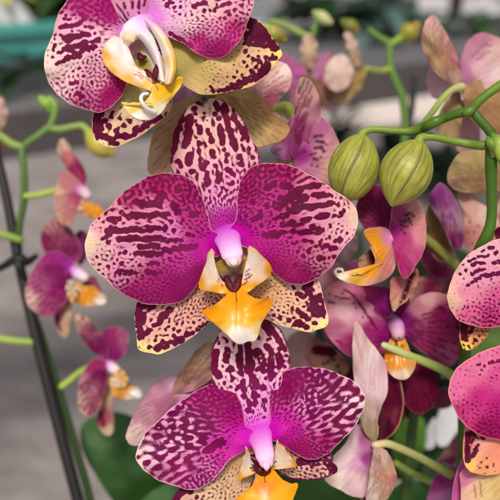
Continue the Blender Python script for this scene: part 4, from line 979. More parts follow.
G_ = flower('blurred cream and tan flower turned away, with a stalk running to its right', (352, 72), 15.0)
bk(G_, 'petal', [(352, 64), (343, 54), (332, 58), (325, 70), (326, 84), (335, 91), (346, 88), (353, 76)], (353, 70), (14.5, 14.0, 0.2, 0.2, 0.2), [(338, 65, (240, 208, 190)), (335, 80, (222, 180, 165)), (348, 72, (235, 200, 180))], res=(80, 22))
bk(G_, 'dorsal_sepal', [(355, 66), (350, 56), (346, 44), (344, 34), (349, 32), (356, 40), (360, 52), (361, 64)], (357, 68), (14.8, 14.4, 0, 0.2, 0.2), [(350, 40, (225, 185, 165)), (357, 58, (205, 165, 110))], res=(70, 20))
bk(G_, 'lateral_sepal', [(361, 62), (366, 72), (362, 86), (352, 98), (341, 104), (336, 98), (343, 88), (352, 76)], (360, 66), (15, 15, 0, 0.2, 0.2), [(358, 78, (190, 155, 70)), (345, 98, (200, 155, 85))], res=(70, 20))
bk(G_, 'lateral_sepal', [(345, 90), (340, 100), (330, 112), (322, 110), (322, 98), (332, 88)], (350, 82), (15.2, 15.5, 0, 0.2, 0.2), [(332, 100, (200, 150, 160))], res=(60, 16))

H_ = flower('pale pink flower seen from behind with tall tan sepal, upper right', (461, 84), 6.0)
bk(H_, 'dorsal_sepal', [(454, 86), (444, 80), (433, 70), (425, 54), (421, 40), (424, 25), (429, 17), (434, 15), (440, 22), (448, 36), (456, 52), (461, 66), (462, 80)], (457, 85), (5.6, 5.0, 0.2, 0.3, 0.3), tip=(430, 15),
   pig=[(430, 25, (225, 175, 165)), (428, 45, (212, 165, 105)), (440, 60, (212, 160, 95)), (452, 76, (215, 155, 120)), (455, 58, (205, 120, 130)), (446, 42, (215, 150, 140))], caps=stripes((457, 85), (430, 16), 8, 0.2, 0.9, 0.35), spc=(165, 110, 85), rim=(190, 110, 130), res=(140, 36))
bk(H_, 'petal', [(461, 84), (460, 66), (463, 51), (469, 39), (480, 33), (493, 35), (505, 42), (517, 56), (520, 75), (510, 90), (495, 92), (475, 90)], (462, 84), (5.9, 6.2, 0.2, 0.5, 0.4),
   [(468, 50, (205, 130, 160)), (480, 40, (200, 120, 150)), (495, 55, (230, 180, 170)), (480, 70, (230, 175, 185)), (500, 75, (240, 205, 200)), (465, 75, (200, 110, 160))], caps=zs(390, 0, 4.545, [(410, 215, 440, 200, 3), (385, 245, 400, 230, 3), (420, 250, 450, 235, 3), (395, 270, 420, 262, 3), (370, 260, 380, 255, 2.5), (450, 210, 465, 205, 2)]), spc=(165, 85, 120), res=(140, 36), rim=(205, 130, 160))
bk(H_, 'petal', [(458, 84), (445, 80), (436, 70), (430, 66), (427, 76), (427, 88), (433, 98), (443, 98), (453, 90)], (458, 85), (6.2, 6.6, 0, 0.3, 0.3), [(435, 80, (226, 170, 190)), (448, 88, (235, 190, 205))], res=(80, 22))
bk(H_, 'lateral_sepal', [(462, 86), (472, 82), (480, 80), (494, 84), (506, 94), (512, 115), (505, 132), (488, 134), (472, 120), (464, 104)], (462, 86), (5.8, 5.6, 0.1, 0.3, 0.3),
   [(470, 90, (205, 150, 90)), (485, 95, (205, 150, 85)), (495, 115, (190, 130, 70)), (475, 108, (175, 120, 65))], caps=stripes((462, 86), (505, 125), 7, 0.35, 0.9, 0.3), spc=(150, 95, 50))
bk(H_, 'lateral_sepal', [(459, 90), (462, 102), (462, 120), (458, 136), (447, 140), (437, 134), (437, 118), (444, 104), (452, 94)], (458, 90), (6, 6.3, 0, 0.2, 0.2), [(450, 110, (190, 145, 85)), (448, 130, (200, 150, 90))], res=(80, 22))
bk(H_, 'lip', [(462, 100), (472, 112), (480, 130), (478, 148), (466, 154), (455, 148), (452, 130), (456, 112)], (462, 98), (6.8, 7.2, 0, 0.3, 0.3), [(465, 125, (225, 165, 175)), (460, 145, (205, 140, 140))], res=(70, 20))
tube(H_, 'pedicel', [(461, 87, 5.5, 4.5), (452, 90, 5.0, 3.4), (443, 98, 4.4, 3.2), (434, 110, 3.6, 3.2), (425, 121, 2.0, 3.0), (418, 128, 1.6, 3.0)], [(0, (205, 205, 140)), (0.5, (160, 175, 80)), (1, (110, 140, 45))])

I_ = flower('flower turned away with tan back sepals and a magenta striped petal beneath the right bud', (470, 170), 4.5)
bk(I_, 'lateral_sepal', [(447, 180), (450, 166), (459, 154), (470, 150), (485, 150), (505, 156), (512, 172), (505, 188), (488, 193), (470, 193), (455, 190)], (512, 172), (4.2, 4.4, 0.4, 0.4, 0.4),
   [(460, 170, (205, 170, 95)), (475, 160, (200, 160, 85)), (480, 185, (200, 145, 85)), (455, 185, (215, 165, 120))], caps=stripes((512, 172), (447, 178), 9, 0.25, 0.95, 0.3), spc=(150, 110, 60))
bk(I_, 'petal', [(440, 183), (432, 192), (428, 200), (436, 215), (446, 232), (453, 246), (460, 250), (464, 240), (463, 222), (458, 205), (450, 190)], (438, 186), (4.4, 4.2, 0.1, 0.3, 0.5),
   [(438, 195, (165, 50, 150)), (445, 212, (205, 130, 180)), (456, 238, (165, 45, 105)), (460, 225, (215, 150, 175)), (450, 200, (190, 90, 165))], rim=(235, 200, 190), caps=stripes((438, 186), (458, 250), 5, 0.15, 0.95, 0.5), spc=(160, 50, 120))
bk(I_, 'petal', [(458, 192), (466, 188), (478, 200), (492, 212), (500, 225), (494, 245), (482, 258), (470, 252), (463, 240), (464, 224), (462, 208)], (460, 190), (4.7, 4.6, 0.1, 0.3, 0.3),
   [(470, 210, (226, 165, 150)), (480, 235, (225, 140, 135)), (468, 240, (215, 130, 125)), (485, 215, (235, 195, 170)), (490, 240, (215, 110, 125))], caps=[(470, 222, 1.2), (474, 232, 1.3), (478, 226, 1), (468, 232, 1), (480, 240, 1.2), (472, 243, 1), (485, 232, 1)], spc=(160, 65, 75))
bk(I_, 'petal', [(500, 165), (512, 175), (520, 200), (515, 225), (500, 235), (488, 222), (486, 200), (490, 180)], (505, 168), (5.2, 5.4, 0.1, 0.3, 0.3), [(495, 200, (225, 175, 150)), (500, 225, (205, 120, 120))], res=(70, 20))
bk(I_, 'lateral_sepal', [(430, 205), (425, 220), (427, 240), (432, 255), (442, 262), (452, 254), (448, 238), (440, 220)], (432, 200), (5.2, 5.6, 0, 0.2, 0.2), [(434, 225, (165, 115, 65)), (440, 250, (160, 95, 60))], res=(80, 22))

# flower in profile just under the buds
J_ = flower('magenta flower in profile right under the buds, yellow lip with curled white tip', (388, 232), 2.0)
bk(J_, 'petal', [(389, 232), (391, 218), (394, 205), (402, 201), (412, 199), (420, 201), (424, 212), (426.5, 230), (423, 253), (413, 270), (405, 279), (400, 272), (395, 258), (391, 244)], (388, 232), (1.8, 1.2, 0.1, 0.5, 0.4), tip=(420, 262),
   pig=[(393, 232, (175, 35, 135)), (400, 215, (190, 70, 125)), (415, 212, (225, 150, 145)), (420, 235, (228, 140, 150)), (412, 258, (205, 75, 130)), (403, 262, (185, 40, 115)), (405, 240, (195, 60, 130))], spc=(88, 10, 52), rim=(240, 195, 150), rimw=1.1, res=(200, 50),
   caps=zs(320, 180, 3.571, [(305, 125, 312, 122, 5), (318, 118, 5), (328, 122, 5), (318, 138, 6), (305, 145, 5), (322, 150, 5), (300, 165, 5), (312, 165, 4), (295, 150, 4), (303, 190, 5), (288, 160, 4), (290, 178, 4), (335, 130, 4), (285, 145, 4), (328, 160, 3)]))
bk(J_, 'dorsal_sepal', [(389, 230), (378, 234), (368, 232), (360, 222), (356, 212), (358, 200), (366, 190), (376, 184), (386, 190), (392, 205), (392, 220)], (389, 230), (2.1, 2.6, 0, 0.3, 0.3), [(365, 205, (150, 35, 85)), (378, 200, (140, 20, 80)), (385, 220, (150, 20, 100)), (362, 218, (170, 60, 105))],
   caps=stripes((388, 228), (362, 205), 6, 0.5, 0.9, 0.6), spc=(100, 12, 60))
lipJ = bk(J_, 'lip', [(364, 233), (375, 227), (388, 229), (394, 243), (396, 262), (391, 275), (378, 283), (362, 286), (348, 283), (337, 277), (335, 274), (348, 276), (360, 274), (372, 268), (376, 260), (372, 248)], (390, 240), (1.6, 1.0, 0.2, 0.3, -0.2), cen=(383, 262), tip=(338, 276), mat=M_LIP, res=(130, 34),
          pig=[(368, 234, (232, 150, 50)), (377, 242, (236, 158, 35)), (382, 255, (235, 155, 40)), (372, 272, (238, 160, 30)), (355, 277, (244, 190, 70)), (342, 278, (250, 230, 205)), (388, 238, (215, 130, 170)), (391, 258, (214, 140, 140)), (383, 278, (215, 145, 130)), (375, 284, (215, 150, 130)), (390, 270, (210, 130, 125))])
bk(lipJ, 'throat', [(366, 252), (376, 250), (382, 262), (374, 270), (362, 270), (358, 262)], (378, 262), (1.9, 1.9, 0, 0, 0), [(370, 260, (120, 60, 40)), (364, 262, (190, 150, 120))], caps=[(372, 256, 376, 264, 1.6)], res=(60, 16))
tube(lipJ, 'tendril', [(338, 275.5, 1.0, 1.6), (335, 272, 0.9, 1.8), (337, 269, 0.9, 1.7), (342, 269.5, 0.95, 1.4), (343, 273, 1.0, 1.0)], (235, 220, 210), M_COLUMN, n=10)
bk(J_, 'lateral_sepal', [(392, 278), (390, 292), (391, 302), (393, 311), (400, 306), (408, 299), (415, 289), (419, 276), (416, 268), (405, 276)], (402, 268), (2.2, 1.8, 0, 0.2, 0.3), tip=(394, 311),
   pig=[(395, 295, (215, 140, 125)), (400, 285, (205, 105, 120)), (410, 285, (200, 130, 110)), (396, 307, (220, 175, 110))], caps=[(404, 297, 409, 284, 2.6), (409, 282, 413, 274, 2.4), (401, 302, 1.5)], light=[(406, 293, 0.7), (410, 285, 0.6), (409, 279, 0.6)], spc=(85, 12, 45), rim=(225, 185, 120), rimw=1.2, res=(140, 40))
bk(J_, 'lateral_sepal', [(352, 284), (362, 284), (376, 286), (390, 288), (396, 305), (388, 318), (372, 310), (360, 298)], (390, 280), (2.8, 3.2, 0, 0.2, 0.2), [(370, 295, (165, 45, 110)), (385, 300, (150, 25, 120))], res=(70, 20))
tube(J_, 'pedicel', [(388, 232, 2.6, 4), (398, 228, 4.0, 4), (415, 232, 5.0, 4), (428, 240, 5.2, 4.2), (440, 250, 5.4, 4.4), (455, 264, 5.6, 4.6), (468, 280, 6, 4.6)], [(0, (190, 90, 150)), (0.3, (150, 150, 70)), (1, (140, 160, 70))])

K_ = flower('deep magenta flower low in shade with orange lip, a pale stalk crossing before it', (396, 326), 4.0)
bk(K_, 'petal', [(396, 330), (402, 316), (412, 302), (424, 294), (437, 292), (450, 297), (461, 308), (465, 326), (463, 346), (456, 362), (442, 367), (426, 355), (410, 342)], (396, 328), (3.8, 4.2, 0.2, 0.4, 0.4),
   [(405, 322, (155, 20, 120)), (420, 305, (200, 115, 135)), (425, 300, (222, 160, 160)), (440, 315, (150, 25, 85)), (435, 340, (175, 45, 110)), (455, 330, (160, 40, 90)), (445, 355, (190, 80, 130))], caps=stripes((396, 328), (462, 335), 9, 0.55, 0.9, 0.8) + [(440, 308, 445, 310, 2)], spc=(105, 10, 62), res=(150, 40), rim=(190, 110, 130))
bk(K_, 'petal', [(396, 332), (388, 312), (376, 296), (362, 284), (348, 280), (336, 282), (325, 290), (318, 305), (322, 325), (335, 345), (352, 358), (372, 356), (388, 345)], (396, 330), (3.6, 3.0, 0.3, 0.6, 0.4),
   [(335, 295, (233, 156, 166)), (345, 290, (227, 132, 161)), (345, 312, (253, 198, 206)), (335, 325, (227, 132, 172)), (360, 315, (239, 168, 189)), (370, 330, (188, 48, 132)), (385, 335, (170, 24, 126)), (350, 345, (210, 72, 143)), (360, 295, (216, 96, 149))],
   caps=zs(290, 270, 4.545, [(175, 145, 200, 150, 5), (205, 120, 225, 125, 4), (235, 128, 270, 130, 5), (180, 110, 5), (250, 90, 290, 115, 5), (285, 115, 320, 160, 5), (310, 140, 345, 190, 5), (330, 175, 375, 240, 5), (365, 225, 395, 270, 5), (210, 320, 225, 325, 5), (230, 335, 5), (240, 105, 6), (290, 150, 5), (330, 215, 5), (300, 170, 5)]), spc=(115, 15, 70), rim=(232, 190, 165), rimw=1.1, res=(170, 44))
bk(K_, 'dorsal_sepal', [(396, 326), (384, 318), (374, 304), (372, 292), (382, 286), (396, 288), (408, 294), (410, 308), (404, 320)], (396, 326), (4.2, 4.8, 0, 0.3, 0.3), [(390, 305, (155, 20, 130)), (400, 295, (150, 25, 95)), (380, 296, (150, 25, 100))])
bk(K_, 'lateral_sepal', [(404, 350), (398, 368), (400, 390), (406, 405), (417, 414), (428, 411), (437, 398), (438, 380), (428, 362), (416, 352)], (410, 350), (4.4, 4.6, 0, 0.3, 0.3),
   [(418, 385, (120, 18, 62)), (408, 370, (150, 50, 80)), (430, 385, (130, 30, 65))], light=stripes((410, 350), (420, 412), 6, 0.25, 0.95, 0.8), caps=[(405, 375, 432, 385, 30)], spc=(105, 10, 50), rim=(190, 130, 110), rimw=1.2, res=(110, 32))
bk(K_, 'lateral_sepal', [(392, 348), (384, 366), (378, 384), (384, 398), (395, 402), (402, 388), (402, 366)], (394, 346), (4.6, 4.8, 0, 0.3, 0.3), [(390, 375, (145, 25, 80))], res=(70, 20))
kl = bk(K_, 'lip', [(396, 332), (404, 338), (410, 350), (416, 362), (412, 374), (403, 380), (392, 376), (385, 364), (386, 348)], (397, 334), (3.4, 2.8, 0.2, 0.2, 0.2), [(396, 342, (235, 180, 90)), (405, 350, (230, 150, 50)), (398, 365, (232, 150, 30)), (400, 376, (240, 215, 190)), (388, 356, (225, 140, 40))], mat=M_LIP, caps=[(396, 342, 397, 352, 1.6), (402, 346, 1.4)], spc=(140, 60, 20), res=(90, 26))
tube(K_, 'column', [(393, 320, 3.8, 6), (396, 326, 3.4, 8), (398, 333, 3.1, 7)], [(0, (175, 60, 165)), (0.6, (215, 150, 205)), (1, (220, 170, 190))], M_COLUMN)

# pale flower turned its back, bottom
L_ = flower('pale pink flower seen from behind beside the lower flower, with a folded maroon edged petal', (373, 444), 3.0)
bk(L_, 'petal', [(373, 444), (372, 456), (372, 470), (368, 488), (364, 497), (354, 497), (342, 491), (325, 481), (328, 468), (334, 455), (345, 444), (352, 430), (358, 424), (366, 432)], (374, 446), (3.0, 2.8, 0.2, 0.3, 0.5), tip=(330, 480),
   pig=[(345, 455, (250, 222, 222)), (335, 475, (252, 228, 216)), (352, 440, (250, 214, 224)), (366, 460, (180, 70, 150)), (364, 440, (195, 100, 160)), (355, 480, (248, 210, 214)), (358, 465, (236, 170, 205))], rim=(240, 210, 180), res=(130, 34))
bk(L_, 'petal', [(376, 442), (388, 438), (397, 428), (402, 414), (403, 400), (401, 384), (396, 370), (389, 356), (382, 345), (374, 336), (362, 340), (366, 370), (378, 400), (380, 420)], (376, 443), (3.0, 3.6, -0.4, 0.3, -0.7), tip=(370, 336),
   pig=[(385, 400, (100, 12, 50)), (395, 395, (110, 16, 52)), (388, 370, (130, 30, 75)), (378, 350, (175, 60, 110)), (386, 425, (84, 10, 40)), (398, 420, (140, 50, 70))], spc=(100, 10, 45), caps=[(398, 424, 402, 400, 1.2), (390, 372, 398, 395, 1.0)], rim=(225, 170, 140), rimw=1.8, res=(170, 40), cen=(386, 398))
bk(L_, 'dorsal_sepal', [(376, 443), (368, 436), (361, 422), (358, 406), (356, 392), (353, 370), (353, 350), (353, 335), (354.5, 322), (360, 325), (368, 338), (377, 350), (385, 362), (388, 378), (387, 394), (382, 406), (378, 420)], (376, 442), (2.8, 2.0, -0.2, 0.3, 0.4), tip=(355, 322),
   pig=[(362, 335, (248, 210, 204)), (368, 360, (255, 232, 230)), (375, 385, (252, 218, 224)), (380, 370, (248, 205, 218)), (365, 410, (205, 175, 130)), (372, 430, (190, 160, 110)), (360, 360, (230, 190, 185))], rim=(235, 205, 180), res=(140, 36), caps=stripes((376, 442), (358, 325), 8, 0.12, 0.9, 0.15), spc=(235, 185, 195))
bk(L_, 'lateral_sepal', [(375, 446), (384, 449), (391, 457), (395, 468), (397, 480), (392, 492), (386, 500), (374, 503), (366, 500), (368, 485), (371, 465)], (376, 445), (2.6, 2.2, 0.2, 0.3, 0.3),
   [(378, 465, (220, 185, 150)), (388, 475, (225, 165, 120)), (374, 490, (230, 200, 165)), (393, 480, (210, 130, 120)), (383, 492, (220, 175, 130))], caps=stripes((376, 446), (384, 500), 7, 0.2, 0.9, 0.3) + [(391, 490, 390, 494, 1.2)], spc=(165, 100, 85), res=(110, 30), rim=(205, 120, 120))
bk(L_, 'lateral_sepal', [(374, 448), (370, 462), (366, 480), (362, 498), (368, 506), (376, 500), (378, 470)], (375, 446), (3.0, 3.0, 0, 0.1, 0.1), [(368, 490, (130, 40, 85)), (372, 465, (150, 50, 130))], res=(70, 20))
tube(L_, 'pedicel', [(375, 445, 2.6, 3.6), (386, 443.5, 2.7, 4), (397, 447, 3.0, 4), (415, 455, 3.6, 4), (432, 464, 4.4, 4.2), (450, 474, 5.2, 4.6)], [(0, (220, 195, 150)), (0.3, (190, 185, 120)), (1, (120, 140, 55))])

O_ = flower('dusky pink flower seen from behind, peeping out left of the lower flower', (185, 390), 3.0)
bk(O_, 'petal', [(178, 378), (172, 374), (160, 380), (148, 391), (137, 408), (128, 428), (126, 440), (133, 446), (148, 442), (165, 430), (182, 410), (192, 392)], (185, 385), (3.0, 3.0, 0.2, 0.3, 0.4), tip=(128, 442),
   pig=[(160, 390, (210, 140, 165)), (145, 410, (205, 145, 160)), (131, 438, (240, 205, 195)), (172, 378, (235, 180, 210)), (165, 410, (190, 110, 140))], caps=stripes((185, 385), (130, 440), 8, 0.3, 0.9, 0.3), spc=(170, 90, 130), rim=(150, 45, 95), rimw=1.0, res=(140, 36))
bk(O_, 'lateral_sepal', [(174, 394), (174, 384), (180, 372), (186, 364), (195, 352), (206, 343), (216, 345), (220, 362), (212, 378), (195, 390)], (180, 392), (2.8, 2.2, 0.1, 0.3, 0.3), tip=(212, 344),
   pig=[(185, 378, (190, 140, 105)), (200, 360, (205, 160, 120)), (210, 350, (195, 150, 110)), (190, 390, (215, 150, 150))], caps=stripes((178, 392), (210, 346), 7, 0.3, 0.9, 0.3), spc=(140, 85, 60), rim=(205, 155, 120))
bk(O_, 'petal', [(190, 392), (210, 380), (228, 378), (235, 395), (222, 410), (200, 410)], (188, 394), (3.2, 3.4, 0, 0.2, 0.2), [(210, 392, (205, 120, 150))], res=(60, 16))

P_ = flower('shaded muted pink flower with spotted maroon sepal, in the gap between main and lower flower', (330, 350), 6.5)
bk(P_, 'petal', [(326, 350), (318, 338), (306, 330), (292, 334), (284, 346), (284, 362), (294, 374), (310, 376), (322, 366)], (328, 352), (6.4, 6.6, 0.1, 0.3, 0.3), [(300, 345, (205, 165, 165)), (315, 345, (190, 130, 140)), (295, 360, (215, 170, 170))])
bk(P_, 'lateral_sepal', [(336, 350), (326, 342), (314, 344), (307, 353), (312, 364), (324, 374), (338, 378), (348, 372), (346, 360)], (345, 358), (6, 6, 0.1, 0.2, 0.2), [(320, 352, (190, 120, 110)), (335, 368, (200, 160, 115)), (340, 356, (185, 120, 105))], caps=[(316, 350, 332, 352, 5), (328, 362, 1.8), (334, 360, 1.8), (338, 366, 1.8), (331, 357, 2), (324, 364, 1.6), (340, 372, 1.4)], spc=(90, 15, 45), rim=(225, 160, 100))
bk(P_, 'petal', [(330, 345), (322, 330), (318, 318), (326, 312), (338, 322), (344, 340)], (334, 348), (6.8, 7, 0, 0.2, 0.2), [(328, 328, (200, 110, 150))], res=(60, 16))
bk(P_, 'lateral_sepal', [(340, 366), (346, 360), (354, 370), (356, 388), (350, 400), (342, 390), (338, 378)], (344, 362), (6.2, 6.4, 0, 0.2, 0.2), [(348, 380, (110, 25, 55))], res=(60, 16))

R_ = flower('shaded magenta flower turned away, behind the stalks between the bud flower and the right edge', (440, 275), 7.5)
bk(R_, 'petal', [(440, 280), (428, 272), (420, 258), (424, 245), (436, 240), (450, 246), (458, 260), (454, 274)], (442, 282), (7.5, 7.3, 0.2, 0.4, 0.4), [(430, 255, (170, 70, 110)), (445, 255, (200, 130, 145)), (440, 272, (150, 35, 95))], caps=stripes((442, 282), (436, 242), 6, 0.4, 0.9, 0.7), spc=(110, 20, 60))
bk(R_, 'petal', [(440, 280), (426, 276), (412, 282), (404, 294), (412, 304), (428, 302), (440, 294)], (442, 282), (7.5, 7.2, 0.2, 0.3, 0.3), [(415, 290, (205, 135, 130)), (430, 290, (165, 50, 90)), (408, 296, (225, 180, 160))], caps=stripes((442, 282), (408, 294), 6, 0.3, 0.9, 0.7), spc=(110, 20, 60))
bk(R_, 'lateral_sepal', [(444, 282), (456, 276), (468, 282), (474, 296), (466, 306), (452, 302), (444, 292)], (442, 282), (7.7, 7.8, 0.1, 0.3, 0.3), [(460, 290, (190, 130, 105)), (450, 286, (160, 70, 95))])
bk(R_, 'dorsal_sepal', [(444, 280), (452, 270), (462, 262), (474, 262), (480, 272), (470, 282), (456, 286)], (442, 282), (7.7, 8.0, 0.1, 0.3, 0.3), [(468, 270, (200, 150, 120)), (452, 278, (165, 80, 100))])
S_ = flower('dim rose flower deep in the gap right of the main flower tip', (340, 262), 9.0)
bk(S_, 'petal', [(342, 262), (332, 252), (330, 238), (338, 228), (350, 228), (358, 240), (354, 254)], (343, 264), (9, 9.2, 0.2, 0.3, 0.3), [(338, 240, (150, 120, 130)), (350, 240, (140, 100, 115))])
bk(S_, 'petal', [(340, 264), (328, 262), (316, 268), (312, 280), (320, 290), (334, 286), (342, 274)], (343, 264), (9, 9, 0.2, 0.3, 0.3), [(320, 276, (200, 140, 150)), (334, 272, (170, 90, 120))])
bk(S_, 'petal', [(345, 264), (356, 260), (366, 266), (366, 280), (354, 284), (346, 274)], (343, 264), (9, 9, 0.2, 0.3, 0.3), [(358, 272, (160, 70, 110))])
T_ = flower('shaded plum flower low in the gap between the pale flower and the right edge', (425, 400), 9.0)
bk(T_, 'petal', [(424, 400), (412, 396), (404, 404), (404, 416), (414, 420), (424, 412)], (426, 402), (9, 9, 0.1, 0.3, 0.3), [(412, 408, (110, 25, 60))], caps=stripes((426, 402), (404, 412), 5, 0.3, 0.9, 0.7), spc=(70, 10, 40))
bk(T_, 'petal', [(428, 400), (438, 390), (450, 388), (456, 398), (448, 408), (434, 408)], (426, 402), (9.2, 9.4, 0.1, 0.3, 0.3), [(444, 398, (120, 40, 75))])

Q4 = flower('magenta flower low at the bottom right, mostly hidden by stems', (445, 470), 6.0)
bk(Q4, 'petal', [(455, 466), (446, 468), (436, 476), (430, 488), (427, 505), (435, 518), (450, 515), (460, 495), (460, 475)], (456, 466), (6, 6.2, 0.1, 0.3, 0.3), [(440, 482, (165, 45, 130)), (450, 475, (180, 70, 145)), (445, 498, (200, 120, 180))], rim=(205, 150, 180))
bk(Q4, 'petal', [(452, 465), (444, 462), (436, 464), (440, 456), (447, 447), (455, 438), (460, 440), (460, 455)], (458, 462), (5.8, 5.8, 0.1, 0.3, 0.3), [(446, 452, (215, 165, 150)), (456, 448, (190, 100, 130)), (450, 462, (165, 45, 125))], rim=(215, 170, 150))

# ------------------------------------------------------------------ the blurred flowers on the left spray
Q1 = flower('uppermost blurred flower on the left spray, in profile with cream tipped sepal', (84, 188), 11.0)
bk(Q1, 'dorsal_sepal', [(80, 188), (72, 180), (64, 165), (58, 152), (58, 143), (63, 138), (68, 143), (71, 152), (78, 158), (84, 168), (87, 180)], (84, 190), (11, 11.5, 0, 0.3, 0.3), [(62, 145, (232, 195, 150)), (66, 158, (205, 110, 120)), (76, 168, (160, 40, 90)), (82, 180, (165, 45, 100))], tip=(62, 139))
bk(Q1, 'petal', [(84, 188), (74, 176), (64, 170), (57, 182), (54, 200), (56, 214), (62, 224), (70, 226), (76, 216), (80, 204)], (84, 188), (10.8, 10.2, 0.1, 0.3, 0.4), [(62, 205, (222, 175, 155)), (68, 185, (200, 120, 130)), (78, 195, (195, 95, 140)), (68, 218, (205, 140, 120)), (58, 195, (225, 180, 150))], rim=(235, 205, 165), caps=stripes((84, 188), (60, 215), 9, 0.5, 0.95, 0.8), spc=(170, 65, 100))
q1l = bk(Q1, 'lip', [(82, 200), (90, 202), (98, 205), (104, 211), (102, 218), (92, 218), (82, 214), (77, 208)], (80, 204), (10.4, 10, 0, 0.2, 0.2), [(86, 208, (222, 150, 45)), (98, 211, (228, 150, 30)), (80, 208, (225, 175, 150))], mat=M_LIP)
tube(Q1, 'column', [(80, 190, 10.8, 6), (84, 192, 10.5, 6), (87, 195, 10.4, 5)], [(0, (190, 100, 165)), (1, (236, 200, 210))], M_COLUMN)
tube(Q1, 'pedicel', [(80, 186, 11.2, 3), (68, 188, 11.8, 3.2), (54, 191, 12.0, 3.4), (38, 195, 12.0, 3.2), (26, 196, 12.0, 3.2)], (165, 185, 80))

Q2 = flower('middle blurred flower on the left spray, broad magenta petal and yellow lip', (78, 266), 11.0)
bk(Q2, 'dorsal_sepal', [(76, 262), (62, 262), (48, 256), (41, 244), (42, 230), (50, 219), (60, 218), (70, 228), (78, 240), (82, 254)], (78, 264), (10.8, 11.2, 0, 0.3, 0.3), [(52, 226, (195, 130, 130)), (58, 240, (170, 80, 110)), (70, 252, (160, 50, 110)), (46, 242, (150, 40, 90))], caps=stripes((78, 264), (50, 222), 9, 0.5, 0.95, 0.9), spc=(105, 20, 62))
bk(Q2, 'petal', [(74, 264), (62, 252), (48, 252), (36, 264), (28, 280), (25, 296), (30, 308), (42, 316), (55, 315), (64, 304), (70, 288)], (76, 266), (10.6, 9.8, 0.2, 0.3, 0.4), [(55, 270, (165, 30, 120)), (66, 272, (180, 50, 165)), (40, 285, (190, 90, 140)), (29, 300, (225, 180, 170)), (48, 305, (180, 70, 125)), (58, 290, (170, 35, 120))], caps=stripes((76, 266), (30, 302), 12, 0.65, 0.95, 1.0), spc=(112, 14, 70), rim=(225, 170, 175), res=(130, 36))
bk(Q2, 'petal', [(78, 264), (74, 250), (74, 238), (80, 230), (87, 234), (88, 250), (84, 262)], (78, 266), (11.2, 11.6, 0, 0.2, 0.2), [(80, 245, (150, 40, 125)), (84, 238, (130, 40, 95))], res=(70, 20))
bk(Q2, 'lateral_sepal', [(66, 290), (56, 302), (54, 316), (56, 328), (63, 338), (68, 334), (71, 320), (72, 302)], (70, 286), (10.8, 10.8, 0, 0.2, 0.2), [(66, 318, (225, 175, 130)), (57, 315, (165, 55, 100)), (64, 334, (225, 185, 120))], res=(80, 22), caps=[(56, 316, 60, 330, 1.6)], spc=(130, 25, 80))
bk(Q2, 'lateral_sepal', [(82, 280), (94, 276), (100, 286), (104, 300), (98, 304), (88, 296)], (80, 278), (11.4, 11.4, 0, 0.2, 0.2), [(95, 290, (165, 80, 110))], res=(60, 16))
q2l = bk(Q2, 'lip', [(76, 282), (86, 286), (94, 286), (100, 292), (106, 298), (104, 304), (92, 306), (80, 305), (72, 300), (70, 290)], (76, 286), (10.2, 9.8, 0, 0.2, 0.2), [(74, 292, (235, 190, 130)), (84, 298, (228, 150, 35)), (92, 292, (225, 145, 30)), (102, 302, (240, 220, 205))], mat=M_LIP)
bk(q2l, 'side_lobe', [(70, 280), (76, 286), (77, 296), (71, 302), (67, 294), (66, 285)], (74, 296), (9.8, 9.4, 0, 0, 0), [(71, 290, (240, 215, 190)), (72, 298, (232, 180, 110))], res=(60, 16), mat=M_LIP)
tube(Q2, 'column', [(74, 270, 10.6, 5), (79, 274, 10.3, 6), (84, 277, 10.2, 5)], [(0, (210, 90, 210)), (0.6, (235, 190, 230)), (1, (245, 225, 225))], M_COLUMN)

Q3 = flower('lowest blurred flower on the left spray, streaked drooping petals above the leaf', (112, 362), 11.0)
bk(Q3, 'dorsal_sepal', [(108, 360), (96, 354), (86, 346), (78, 332), (74, 320), (77, 314), (85, 316), (94, 325), (102, 336), (108, 348)], (110, 362), (10.8, 10.6, 0, 0.3, 0.3), [(79, 318, (228, 185, 160)), (90, 332, (185, 100, 125)), (102, 348, (165, 40, 120))], caps=stripes((110, 362), (78, 317), 8, 0.35, 0.95, 1.0), spc=(110, 18, 64), tip=(77, 315))
bk(Q3, 'petal', [(108, 362), (102, 350), (100, 338), (106, 328), (116, 327), (126, 330), (128, 344), (122, 358)], (111, 362), (11.2, 11.6, 0.1, 0.2, 0.2), [(112, 340, (165, 40, 110)), (124, 340, (190, 100, 140)), (112, 354, (165, 25, 130))], caps=stripes((111, 362), (118, 328), 6, 0.5, 0.9, 0.6), spc=(135, 25, 85))
bk(Q3, 'petal', [(106, 362), (96, 358), (88, 364), (80, 378), (78, 396), (80, 410), (88, 417), (97, 412), (103, 398), (107, 380)], (108, 362), (10.6, 9.8, 0.1, 0.3, 0.3), [(96, 370, (165, 40, 100)), (88, 385, (205, 130, 150)), (80, 400, (232, 190, 165)), (94, 402, (190, 100, 120)), (103, 375, (170, 35, 130))], caps=stripes((108, 362), (86, 414), 10, 0.45, 0.95, 1.1), spc=(105, 16, 60), rim=(232, 190, 170), res=(130, 36))
bk(Q3, 'lateral_sepal', [(106, 372), (102, 388), (100, 405), (96, 420), (100, 430), (108, 436), (114, 430), (113, 415), (112, 392)], (108, 370), (11, 10.8, 0, 0.2, 0.2), [(106, 395, (225, 180, 130)), (102, 420, (170, 70, 90)), (109, 432, (228, 190, 140))], caps=[(100, 412, 104, 425, 2)], spc=(120, 25, 60), res=(80, 22))
q3l = bk(Q3, 'lip', [(110, 378), (120, 376), (130, 384), (140, 390), (141, 397), (132, 399), (120, 399), (112, 394)], (112, 384), (10.2, 10, 0, 0.2, 0.2), [(118, 390, (230, 155, 35)), (114, 386, (235, 190, 130)), (136, 395, (245, 235, 225)), (126, 386, (225, 145, 25))], mat=M_LIP)
